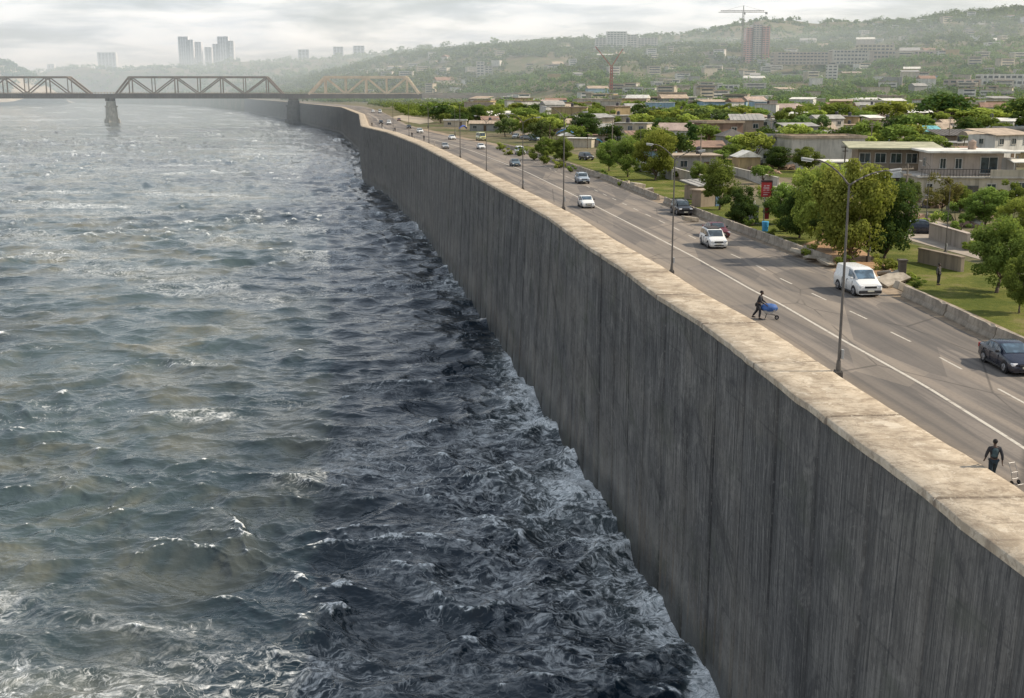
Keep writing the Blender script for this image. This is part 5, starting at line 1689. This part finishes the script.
def bil(q, a, b):
    p0 = q[0].lerp(q[1], a); p1 = q[3].lerp(q[2], a)
    return p0.lerp(p1, b)


def pane_on(mb, q, a0, a1, b0, b1, out):
    c = [bil(q, a0, b0), bil(q, a1, b0), bil(q, a1, b1), bil(q, a0, b1)]
    nrm = (c[1] - c[0]).cross(c[3] - c[0]).normalized()
    if nrm.dot(out) < 0: nrm = -nrm
    o = [v + nrm * .012 for v in c]; i_ = [v - nrm * .03 for v in c]
    mb.add(o + i_, [(0, 1, 2, 3), (0, 4, 5, 1), (1, 5, 6, 2), (2, 6, 7, 3), (3, 7, 4, 0)])


def make_car(typ, body, label, cat, detail=True, panel_van=False, roofcol=None, glassm=None, name=None):
    T = TYPES[typ]; e = empty(name or {'sedan': 'saloon_car', 'hatch': 'hatchback_car', 'suv': 'off_road_car', 'mpv': 'people_carrier', 'van': 'van', 'bus': 'minibus'}[typ], (0, 0, 0), 0, label, cat)
    st = T['st']; hw = T['W'] / 2; zb_ = .20 if typ != 'suv' else .27
    rings = []
    for (x, zs, zr, w_) in st:
        w_ = w_ * hw / max(s_[3] for s_ in st)
        rw = w_ * .80
        if zr is None: zr_ = zs + .045; half = [(0, zb_), (w_ * .88, zb_), (w_ * .97, zb_ + .14), (w_, zb_ + (zs - zb_) * .55), (w_ * .965, zs - .07), (w_ * .90, zs), (w_ * .70, zr_ - .012), (0, zr_)]
        else: half = [(0, zb_), (w_ * .88, zb_), (w_ * .97, zb_ + .14), (w_, zb_ + (zs - zb_) * .55), (w_ * .965, zs - .07), (w_ * .92, zs), (rw, zr - .05), (0, zr)]
        if zr is not None: half.insert(7, (rw * .86, zr - .008))
        else: half.insert(7, (w_ * .45, zr_ - .004))
        rings.append([Vector((x, y, z)) for y, z in half] + [Vector((x, -y, z)) for y, z in half[-2:0:-1]])
    n = len(rings[0]); m_ = MB()
    vs_ = [v for r_ in rings for v in r_]
    fs_ = [(k * n + i, k * n + (i + 1) % n, (k + 1) * n + (i + 1) % n, (k + 1) * n + i) for k in range(len(rings) - 1) for i in range(n)]
    fs_ += [tuple(range(n)), tuple(range(len(vs_) - 1, len(vs_) - n - 1, -1))]
    m_.add(vs_, fs_)
    bo = m_.build('body', body, e)
    bm = bmesh.new(); bm.from_mesh(bo.data); bmesh.ops.recalc_face_normals(bm, faces=bm.faces[:]); 
    bm.to_mesh(bo.data); bm.free()
    bo.data.polygons.foreach_set('use_smooth', [True] * len(bo.data.polygons))
    bo.data.set_sharp_from_angle(angle=R(32))
    g0, g1, g2, g3 = T['glassst']; gm_ = glassm or CGL
    iS, iR = 5, 6            # shoulder, roof edge index in the half ring
    def screen(A, B, nm, t0, t1, out):
        js = [6, 7, 8, n - 7, n - 6]; o_ = []; i_ = []
        nrm = (A[n - 6] - A[6]).cross(B[6] - A[6]).normalized()
        if nrm.dot(out) < 0: nrm = -nrm
        for tt_ in (t0, (t0 + t1) / 2, t1):
            for j in js:
                c_ = A[j].lerp(B[j], tt_)
                if j in (6, n - 6): c_.y *= .97
                o_.append(c_ + nrm * .018); i_.append(c_ - nrm * .02)
        q_ = MB(); m5 = 5
        q_.add(o_ + i_, [(r_ * m5 + k_, r_ * m5 + k_ + 1, (r_ + 1) * m5 + k_ + 1, (r_ + 1) * m5 + k_) for r_ in range(2) for k_ in range(4)]
               + [(0, 15, 16, 1), (1, 16, 17, 2), (2, 17, 18, 3), (3, 18, 19, 4), (10, 11, 26, 25), (11, 12, 27, 26), (12, 13, 28, 27), (13, 14, 29, 28), (0, 5, 20, 15), (5, 10, 25, 20), (4, 19, 24, 9), (9, 24, 29, 14)])
        q_.build(nm, gm_, e)
    screen(rings[g0], rings[g1], 'windscreen', .08, .93, Vector((1, 0, .3)))
    screen(rings[g3], rings[g2], 'rear_window', .12, .9, Vector((-1, 0, .3)))
    for sg in (1, -1):
        idx = (lambda k: k) if sg > 0 else (lambda k: n - k)
        out = Vector((0, sg, .2))
        ks = list(range(g1, g2))
        sw = MB()
        for k in ks:
            q = [rings[k][idx(iS)], rings[k + 1][idx(iS)], rings[k + 1][idx(iR)], rings[k][idx(iR)]]
            if panel_van and k > g1: continue
            pane_on(sw, q, .04, .95, .14, .86, out)
        # front quarter light, a triangle-like pane under the screen pillar
        q = [rings[g0][idx(iS)], rings[g1][idx(iS)], rings[g1][idx(iR)], rings[g0][idx(iS)].lerp(rings[g1][idx(iR)], .25)]
        pane_on(sw, q, .45, .97, .14, .80, out)
        if not panel_van and typ != 'van':
            q = [rings[g2][idx(iS)], rings[g3][idx(iS)], rings[g3][idx(iS)].lerp(rings[g2][idx(iR)], .3), rings[g2][idx(iR)]]
            pane_on(sw, q, .05, .5, .14, .7, out)
        sw.build('side_window', gm_, e)
        # wheels
        for x in T['wb']:
            y = sg * (hw - .10); r_ = T['r']
            w1 = MB(); w1.tube((x, y - .11, r_), (x, y + .11, r_), r_, r_, 20)
            wheel = w1.build('wheel', RUB, e)
            w2 = MB(); w2.tube((x, y + sg * .10, r_), (x, y + sg * .128, r_), r_ * .66, r_ * .6, 16)
            for k in range(5):
                a = k * 2 * math.pi / 5
                w2.bar((x + math.cos(a) * r_ * .12, y + sg * .132, r_ + math.sin(a) * r_ * .12), (x + math.cos(a) * r_ * .6, y + sg * .132, r_ + math.sin(a) * r_ * .6), .06, .03)
            w2.build('rim', RIM, wheel)
            wa = MB(); wa.tube((x, sg * (hw - .2), r_ + .02), (x, sg * (hw + .003), r_ + .02), r_ * 1.19, r_ * 1.19, 20)
            wa.build('wheel_arch', TRIM, e)
        # mirror, lamps, handles, sill
        zsh = st[g0 + 1][1]
        mi_ = MB().box((st[g0][0] - .35, sg * (hw + .10), zsh + .10), (.14, .20, .15), bevel=.04); mi_.bar((st[g0][0] - .35, sg * (hw - .06), zsh + .04), (st[g0][0] - .35, sg * (hw + .06), zsh + .08), .05)
        mi_.build('mirror', TRIM if not panel_van else body, e)
        xf, zf = st[1][0], st[1][1]
        MB().box((xf + .0, sg * (hw * .72), zf - .10), (.26, .36, .16), bevel=.04, rot=Matrix.Rotation(-sg * R(12), 3, 'Z')).build('headlight', HEADL, e)
        xr_, zr_ = st[-2][0], st[-2][1]
        MB().box((xr_ - .06, sg * (hw * .80), zr_ - .14), (.16, .24, .26), bevel=.03).build('tail_light', TAILL, e)
        if detail:
            hd = MB()
            for x in (st[g1][0] - .55, st[g1][0] - 1.45): hd.box((x, sg * (hw + .004), zsh - .12), (.2, .03, .035))
            hd.build('door_handle', TRIM, e)
            dl = MB()
            for x in (st[g1][0] + .35, st[g1][0] - .72, st[g1][0] - 1.6): dl.box((x, sg * (hw - .006), zb_ + (zsh - zb_) * .52), (.018, .03, (zsh - zb_) * .66))
            dl.build('door_seam', TRIM, e)
        MB().box((.0, sg * (hw - .05), zb_ + .03), (T['wb'][0] - T['wb'][1] - .75, .12, .12), bevel=.02).build('sill', TRIM, e)
    L2 = T['L'] / 2; zf = st[1][1]
    fb = MB().box((L2 - .08, 0, .40), (.24, hw * 1.82, .26), bevel=.07); fb.build('front_bumper', body if typ in ('sedan', 'hatch', 'mpv') else TRIM, e)
    gr = MB().box((L2 - .03, 0, zf - .17), (.14, hw * .95, .15), bevel=.02); gr.build('grille', TRIM, e)
    MB().box((L2 + .03, 0, .34), (.06, hw * 1.0, .10), bevel=.02).build('air_intake', TRIM, e)
    MB().box((L2 + .05, 0, .47), (.03, .5, .11)).build('number_plate', PLATE, e)
    MB().box((-L2 + .06, 0, .42), (.22, hw * 1.8, .26), bevel=.07).build('rear_bumper', body if typ == 'sedan' else TRIM, e)
    if typ in ('suv', 'mpv') and detail:
        for sg in (-1, 1):
            MB().bar((.35, sg * hw * .66, TYPES[typ]['st'][4][2] + .05), (-1.7, sg * hw * .66, TYPES[typ]['st'][4][2] + .03), .05).build('roof_rail', TRIM, e)
    if roofcol is not None:
        MB().box((-.7, 0, TYPES[typ]['st'][4][2] + .02), (1.9, hw * 1.35, .07), bevel=.03).build('roof_load', roofcol, e)
    return e


def drive(e, px, py, turn=0.0):
    """stand the vehicle on the road there, nose towards the viewer's end of the road"""
    p = G(px, py, .012); D = p.y
    s_ = float(slope(xl, D))
    e.location = p
    e.rotation_euler = (0, 0, math.atan2(-1, -s_) + R(turn))
    return e


P_NAVY = paint('paint_navy', (.012, .017, .035)); P_WHITE = paint('paint_white', (.70, .70, .68)); P_RED = paint('paint_maroon', (.10, .010, .013)); P_BLACK = paint('paint_black', (.012, .012, .014))
P_SILV = paint('paint_silver_blue', (.30, .35, .40), .3); P_TEAL = paint('paint_grey_teal', (.10, .14, .17)); P_YG = paint('paint_taxi', (.48, .46, .20)); P_GREY = paint('paint_grey', (.28, .29, .30))
drive(make_car('sedan', P_NAVY, 'dark navy saloon car cut by the right picture edge', 'car', glassm=CGLB), 1008, 367, -4)
drive(make_car('van', P_WHITE, 'white panel van by the broken slabs', 'van', panel_van=True, glassm=CGLB), 857, 292, 0)
drive(make_car('mpv', P_WHITE, 'white people carrier with dark roof load before the barrier', 'car', roofcol=mat('roof_load_dark', (.06, .05, .05))), 713, 246, -2)
drive(make_car('sedan', P_RED, 'dark red car half hidden behind the white people carrier', 'car'), 716, 236, 2)
drive(make_car('suv', P_BLACK, 'black off-roader close to the barrier behind the second lamp', 'car'), 681, 214, 0)
drive(make_car('hatch', P_WHITE, 'white hatchback passing the third lamp on the white line', 'car', glassm=CGLB), 586, 207, 0)
drive(make_car('suv', P_SILV, 'pale blue-silver car under the verge hedge', 'car'), 582, 183, 0)
drive(make_car('sedan', P_TEAL, 'grey-teal car right of the fourth lamp, in front of a white van', 'car'), 515, 166, 0)
drive(make_car('van', P_WHITE, 'small white van directly behind the grey-teal car', 'van', False), 520, 154.5, 0)
drive(make_car('sedan', P_WHITE, 'white saloon beyond the fifth lamp', 'car', False), 481, 149, 0)
drive(make_car('bus', P_YG, 'yellow-green minibus behind the white saloon', 'minibus', False), 481, 140.5, 0)
drive(make_car('hatch', P_GREY, 'dark grey hatchback near the coping beyond the lamps', 'car', False), 445, 148.5, 0)
drive(make_car('sedan', P_WHITE, 'white car right of the dark grey hatchback', 'car', False), 452, 139.5, 0)
drive(make_car('mpv', P_WHITE, 'white people carrier on the far road before the sandy lot', 'car', False), 420, 133, 0)
drive(make_car('sedan', P_BLACK, 'black car left of the far white people carrier', 'car', False), 409, 128.5, 0)
drive(make_car('van', P_WHITE, 'far white van where the road bends', 'van', False), 389, 124.5, 0)
drive(make_car('suv', P_BLACK, 'far black off-roader left of the far white van', 'car', False), 381, 124, 0)
drive(make_car('bus', P_WHITE, 'white minibus at the far end of the road', 'minibus', False), 380, 113, 0)
drive(make_car('van', P_WHITE, 'white van left of the minibus at the far end of the road', 'van', False), 373, 112.5, 0)
drive(make_car('hatch', P_RED, 'dark red far car in the middle of the far road', 'car', False), 399, 121, 0)
k = make_car('suv', P_BLACK, 'dark parked car under the hedge trees on the verge', 'car', False); drive(k, 586, 160, 12)
k = make_car('sedan', P_GREY, 'grey parked car beyond the hedge left of the market', 'car', False); drive(k, 527, 139.5, 40)
k = make_car('hatch', P_WHITE, 'pale parked car at the market beyond the hedge', 'car', False); drive(k, 516, 138, -30)
k = make_car('van', P_TEAL, 'dark parked van beside the grey parked car', 'van', False); drive(k, 535, 141, 20)
k = make_car('sedan', P_NAVY, 'dark car parked on the side street', 'car', False); drive(k, 922, 233, 70)

# ================================================================== people
SKIN = mat('skin', (.085, .05, .035), .6, .1, 6)
HAIR = mat('hair', (.012, .01, .009), .8, .1, 10)


def skinned(name, verts, edges, rad, mt, parent, sub=2, root=0):
    me = bpy.data.meshes.new(name); me.from_pydata(verts, edges, []); me.materials.append(mt)
    o = bpy.data.objects.new(name, me); COL.objects.link(o); o.parent = parent
    s_ = o.modifiers.new('skin', 'SKIN'); s_.use_smooth_shade = True
    if not me.skin_vertices: 
        bpy.context.view_layer.objects.active = o; bpy.ops.mesh.customdata_skin_add()
    for i, sv in enumerate(me.skin_vertices[0].data):
        r_ = rad[i]; sv.radius = r_ if isinstance(r_, tuple) else (r_, r_); sv.use_root = (i == root)
    u = o.modifiers.new('sub', 'SUBSURF'); u.levels = sub; u.render_levels = sub
    return o


def hand(V, E, Rd, wrist, d, up):
    """palm and five bent fingers leaving the wrist vertex"""
    d = d.normalized(); side = d.cross(up).normalized(); nn = side.cross(d)
    V.append(wrist_p := V[wrist] + d * .07); E.append((wrist, len(V) - 1)); Rd.append((.032, .018)); palm = len(V) - 1
    for k, (o_, L) in enumerate(((-.030, .065), (-.010, .08), (.010, .075), (.028, .058))):
        V.append(wrist_p + d * .035 + side * o_); Rd.append(.009); a = len(V) - 1; E.append((palm, a))
        V.append(V[a] + d * L * .5 + nn * .012); Rd.append(.0085); E.append((a, a + 1))
        V.append(V[a + 1] + d * L * .4 + nn * .03); Rd.append(.007); E.append((a + 1, a + 2))
    V.append(V[wrist] + d * .04 - side * .045 + nn * .01); Rd.append(.010); a = len(V) - 1; E.append((wrist, a))
    V.append(V[a] + d * .04 - side * .012 + nn * .02); Rd.append(.008); E.append((a, a + 1))


def person(p, rz, label, top, legs, pose, hgt=1.74, simple=False, extra=None, group=None):
    e = empty('person', p, rz, label, 'person', group); k = hgt / 1.74; e.scale = (k, k, k)
    J = {n_: Vector(v) for n_, v in pose.items()}          # faces -y in local space
    V, E, Rd = [], [], []
    def av(v, r_): V.append(Vector(v)); Rd.append(r_); return len(V) - 1
    def ed(a, b): E.append((a, b))
    pel = av(J['pelvis'], (.135, .10)); w_ = av(J['waist'], (.125, .09)); ch = av(J['chest'], (.155, .105)); nk0 = av(J['neckb'], .06); nk = av(J['neck'], .052)
    hd0 = av(J['neck'] + Vector((0, -.02, .08)), (.066, .078)); hd1 = av(J['head'], (.078, .094)); hd2 = av(J['head'] + Vector((0, .01, .075)), (.062, .075))
    for a, b in ((pel, w_), (w_, ch), (ch, nk0), (nk0, nk), (nk, hd0), (hd0, hd1), (hd1, hd2)): ed(a, b)
    # jaw, nose and ears grown out of the head
    ns = av(J['head'] + Vector((0, -.115, -.005)), (.012, .016)); ed(hd1, ns)
    for sg, s_ in ((-1, 'l'), (1, 'r')):
        er = av(J['head'] + Vector((sg * .092, .01, 0)), (.008, .02)); ed(hd1, er)
        sh = av(J['sh' + s_], .062); el = av(J['el' + s_], .043); wr = av(J['wr' + s_], .028)
        ed(ch, sh); ed(sh, el); ed(el, wr)
        if not simple: hand(V, E, Rd, wr, J['wr' + s_] - J['el' + s_], Vector((sg, 0, .1)))
        else: h_ = av(J['wr' + s_] + (J['wr' + s_] - J['el' + s_]).normalized() * .13, (.03, .02)); ed(wr, h_)
        hp = av(J['hip' + s_], .088); kn = av(J['kn' + s_], .058); an = av(J['an' + s_], .04)
        ft = av(J['an' + s_] + Vector((0, -.15, -.055)), (.035, .03))
        ed(pel, hp); ed(hp, kn); ed(kn, an); ed(an, ft)
    skinned('body', V, E, Rd, SKIN, e, 1 if simple else 2)
    c = lambda n_: J[n_]
    V2 = [c('pelvis') + Vector((0, 0, .0)), c('waist'), c('chest'), c('neckb') - Vector((0, 0, .03))]; E2 = [(0, 1), (1, 2), (2, 3)]; R2 = [(.155, .12), (.145, .112), (.18, .13), (.085, .08)]
    for s_ in 'lr':
        b = len(V2); V2 += [c('sh' + s_), c('el' + s_), c('el' + s_).lerp(c('wr' + s_), .82)]; R2 += [.078, .06, .046]; E2 += [(2, b), (b, b + 1), (b + 1, b + 2)]
    skinned('jacket', V2, E2, R2, top, e, 1 if simple else 2)
    V3 = [c('pelvis')]; E3 = []; R3 = [(.15, .118)]
    for s_ in 'lr':
        b = len(V3); V3 += [c('hip' + s_), c('kn' + s_), c('kn' + s_).lerp(c('an' + s_), .9)]; R3 += [.105, .078, .062]; E3 += [(0, b), (b, b + 1), (b + 1, b + 2)]
    skinned('trousers', V3, E3, R3, legs, e, 1 if simple else 2)
    for s_ in 'lr':
        a = c('an' + s_)
        skinned('shoe', [a + Vector((0, .05, -.035)), a + Vector((0, -.06, -.045)), a + Vector((0, -.19, -.062))], [(0, 1), (1, 2)], [(.046, .048), (.048, .044), (.042, .028)], TRIM, e, 1)
    hr = MB().ball(J['head'] + Vector((0, .025, .045)), .105, 10, sc=(.88, 1.0, .92), jit=.03, seed=3); hr.build('hair', HAIR, e, smooth=True)
    if not simple:
        for sg in (-1, 1): MB().ball(J['head'] + Vector((sg * .033, -.088, .012)), .013, 8).build('eye', mat('eye_white', (.6, .58, .55), .3), e, smooth=True)
        MB().box(J['head'] + Vector((0, -.088, -.05)), (.05, .012, .014), bevel=.004).build('mouth', mat('lips', (.10, .04, .035)), e)
    return e


STAND = dict(pelvis=(0, 0, .95), waist=(0, .01, 1.12), chest=(0, .015, 1.34), neckb=(0, .01, 1.47), neck=(0, 0, 1.53), head=(0, -.01, 1.645),
             shl=(-.20, .01, 1.41), ell=(-.27, .04, 1.13), wrl=(-.27, -.03, .89), shr=(.20, .01, 1.41), elr=(.27, .05, 1.13), wrr=(.27, -.02, .89),
             hipl=(-.095, 0, .90), knl=(-.105, -.03, .50), anl=(-.11, .02, .09), hipr=(.095, 0, .90), knr=(.105, -.03, .50), anr=(.11, .02, .09))
WALK = dict(STAND, knl=(-.10, -.16, .52), anl=(-.10, -.22, .10), knr=(.10, .03, .50), anr=(.10, .24, .13), ell=(-.27, .13, 1.15), wrl=(-.28, .14, .91), elr=(.27, -.05, 1.14), wrr=(.26, -.19, .95))
PUSH = dict(STAND, waist=(0, -.04, 1.12), chest=(0, -.10, 1.33), neckb=(0, -.14, 1.46), neck=(0, -.17, 1.52), head=(0, -.20, 1.63),
            shl=(-.20, -.11, 1.40), ell=(-.27, -.20, 1.12), wrl=(-.26, -.42, .97), shr=(.20, -.11, 1.40), elr=(.27, -.20, 1.12), wrr=(.26, -.42, .97),
            knl=(-.10, -.14, .52), anl=(-.10, -.10, .09), knr=(.10, .06, .51), anr=(.10, .30, .15))
cloth = mat('black_cloth', (.026, .027, .032), .9, .3, 5); cloth2 = mat('dark_blue_cloth', (.022, .035, .048), .9, .3, 5); cloth3 = mat('grey_cloth', (.09, .085, .08), .9, .3, 5)

# man on the road edge at the lower right, seen from behind, with a slung vest
def by_coping(u, off):
    """spot on the road just behind the coping, seen in that direction"""
    Ds = np.linspace(30, 500, 8000); i_ = int(np.argmin(np.abs((xin(Ds) + off) / (Ds * math.cos(TH) + 15 * math.sin(TH)) * FPX + CX - u)))
    return Vector((float(xin(Ds[i_])) + off, float(Ds[i_]), .012))
p = by_coping(992, .30)
m1 = person(p, R(176), 'person in dark jacket walking along the coping at the lower right', cloth, cloth2, WALK, 1.76)
skinned('vest', [Vector((0, .02, 1.02)), Vector((0, .02, 1.2)), Vector((0, .025, 1.36)), Vector((0, .02, 1.45))], [(0, 1), (1, 2), (2, 3)], [(.16, .128), (.156, .126), (.175, .142), (.10, .09)], mat('vest_teal', (.045, .075, .088), .9, .3, 5), m1)
# thin folded handcart standing beside him
hc = empty('folded_trolley', p + Vector((.85, -.15, 0)), R(25), 'thin pale wire trolley beside the walking person', 'trolley')
wire = mat('trolley_wire', (.2, .2, .2), .4, .2, 4, metal=.5)
hc.scale = (.8, .8, .8)
f_ = MB()
for x in (-.2, .2): f_.path([(x, 0, .12), (x, .1, .6), (x, .32, 1.02)], [.014, .014, .014], 6)
for z, y in ((.3, .03), (.6, .1), (1.02, .32)): f_.tube((-.2, y, z), (.2, y, z), .012, n=6)
f_.path([(-.2, 0, .12), (-.2, -.32, .10), (.2, -.32, .10), (.2, 0, .12)], [.012] * 4, 6)
f_.build('frame', wire, hc)
for x in (-.23, .23): MB().tube((x - .02, 0, .11), (x + .02, 0, .11), .11, n=14).build('wheel', RUB, hc)

# person pushing a loaded barrow
p = G(757.5, 319, .012); p.x = max(p.x, float(xin(p.y)) + .5)
person(p, R(72), 'person in black pushing a loaded barrow along the wall', cloth, cloth, PUSH, 1.9).scale = (1.32, 1.2, 1.1)
bp = p + Vector((.72, -.04, 0))
wbw = empty('wheelbarrow', bp, R(72), 'wheelbarrow with pale tray and dark frame pushed along the road', 'wheelbarrow')
wbw.scale = (.74, .74, .74)
tr = MB()
tp_ = [(-.36, -.62, .92), (.36, -.62, .92), (.40, .46, .80), (-.40, .46, .80)]; bt_ = [(-.22, -.36, .56), (.22, -.36, .56), (.24, .28, .50), (-.24, .28, .50)]
tr.add(tp_ + bt_, [(0, 1, 5, 4), (1, 2, 6, 5), (2, 3, 7, 6), (3, 0, 4, 7), (4, 5, 6, 7)])
for a_, b_ in ((0, 1), (1, 2), (2, 3), (3, 0)): tr.tube(tp_[a_], tp_[b_], .022, n=6)
tr.build('tray', mat('barrow_tray', (.45, .45, .44), .5, .2, 3), wbw)
fr = MB()
for sg in (-1, 1):
    fr.path([(sg * .27, .66, .93), (sg * .25, .2, .52), (sg * .12, -.55, .40), (sg * .06, -.72, .22)], [.022] * 4, 6)
    fr.path([(sg * .24, .18, .5), (sg * .27, .30, .02)], [.02, .02], 6)
fr.build('frame', TRIM, wbw)
wh = MB().tube((-.05, -.74, .2), (.05, -.74, .2), .2, n=18).build('wheel', RUB, wbw)
MB().tube((-.06, -.74, .2), (.06, -.74, .2), .1, n=12).build('rim', RIM, wh)
ld = MB().ball((0, 0, 0), .48, 14, sc=(.86, 1.22, .62), jit=.05, seed=5)
ld_o = ld.build('bundle', mat('blue_sack', (.05, .13, .36), .6, .45, 2.2, bump=.5), smooth=True, loc=bp + Vector((0.02, .02, .77)), rz=R(72))
tag(ld_o, 'blue bundle heaped on the wheelbarrow tray', 'bundle')
lid = MB().ball((0, 0, 0), .2, 10, sc=(1.1, 1.2, .5), jit=.06, seed=9).build('bundle', mat('pale_sack', (.45, .5, .55), .7, .25, 3), smooth=True, loc=bp + Vector((-.14, .1, .94)), rz=R(40))
tag(lid, 'small pale sack lying on the blue bundle', 'bundle')

# people further along the wall
for i, (px, py, rz, lab) in enumerate(((372, 126.5, 180, 'far person standing where the wall bends'), (395, 132, 170, 'far dark figure by the coping before the white van'), (382, 128, 10, 'far figure on the road left of the dark figure'),
                                       (412, 137.5, 180, 'far figure beside the eighth lamp'), (424, 141, 20, 'far walker in grey beside the marker posts'))):
    p = G(px, py, .012); p.x = max(p.x, float(xin(p.y)) + .7)
    person(p, R(rz), lab, [cloth, cloth2, cloth3][i % 3], [cloth, cloth3, cloth][i % 3], WALK if i % 2 else STAND, 1.74, True)
for (px, py, rz, lab, m_) in ((753, 212, 0, 'person in pale shirt standing in the shade left of the red sign', mat('pale_cloth', (.5, .46, .42))), (938, 285, 40, 'dark figure seated low on the lawn behind the barrier', cloth3), (795, 151 + 15, 0, 'white-shirted person before the long pale block', mat('pale_cloth', (.5, .46, .42)))):
    person(G(px, py, .012), R(rz), lab, m_, cloth, STAND, 1.7, True)

# ================================================================== utility poles in the town
upm = mat('utility_wood', (.22, .19, .16), .9, .2, 2)
for i, (px, py, h) in enumerate(((903, 236, 7.5), (843, 190, 7), (700, 172, 7), (870, 158, 8), (770, 150, 8), (612, 150, 8), (948, 150, 8.5), (560, 138, 8))):
    b = MB(); b.tube((0, 0, -.3), (0, 0, h), .13, .09, 8); b.box((0, 0, h - .5), (1.7, .10, .12)); b.box((0, 0, h - 1.1), (1.2, .10, .12))
    for x in (-.75, -.35, .35, .75): b.tube((x, 0, h - .44), (x, 0, h - .22), .05, n=6)
    tag(b.build('utility_pole', upm, loc=G(px, py, 0), rz=R(30)), 'thin wooden utility pole with two crossarms among the houses', 'utility pole', 'utility poles in the town')

SC.render.engine = 'CYCLES'
SC.cycles.use_denoising = True
SC.cycles.max_bounces = 6
SC.cycles.diffuse_bounces = 3
SC.cycles.glossy_bounces = 3
SC.cycles.transmission_bounces = 4
SC.cycles.volume_bounces = 1
SC.cycles.caustics_reflective = False
SC.cycles.caustics_refractive = False
SC.view_settings.view_transform = 'Standard'
SC.view_settings.look = 'None'
SC.view_settings.exposure = 0
SC.view_settings.gamma = 1
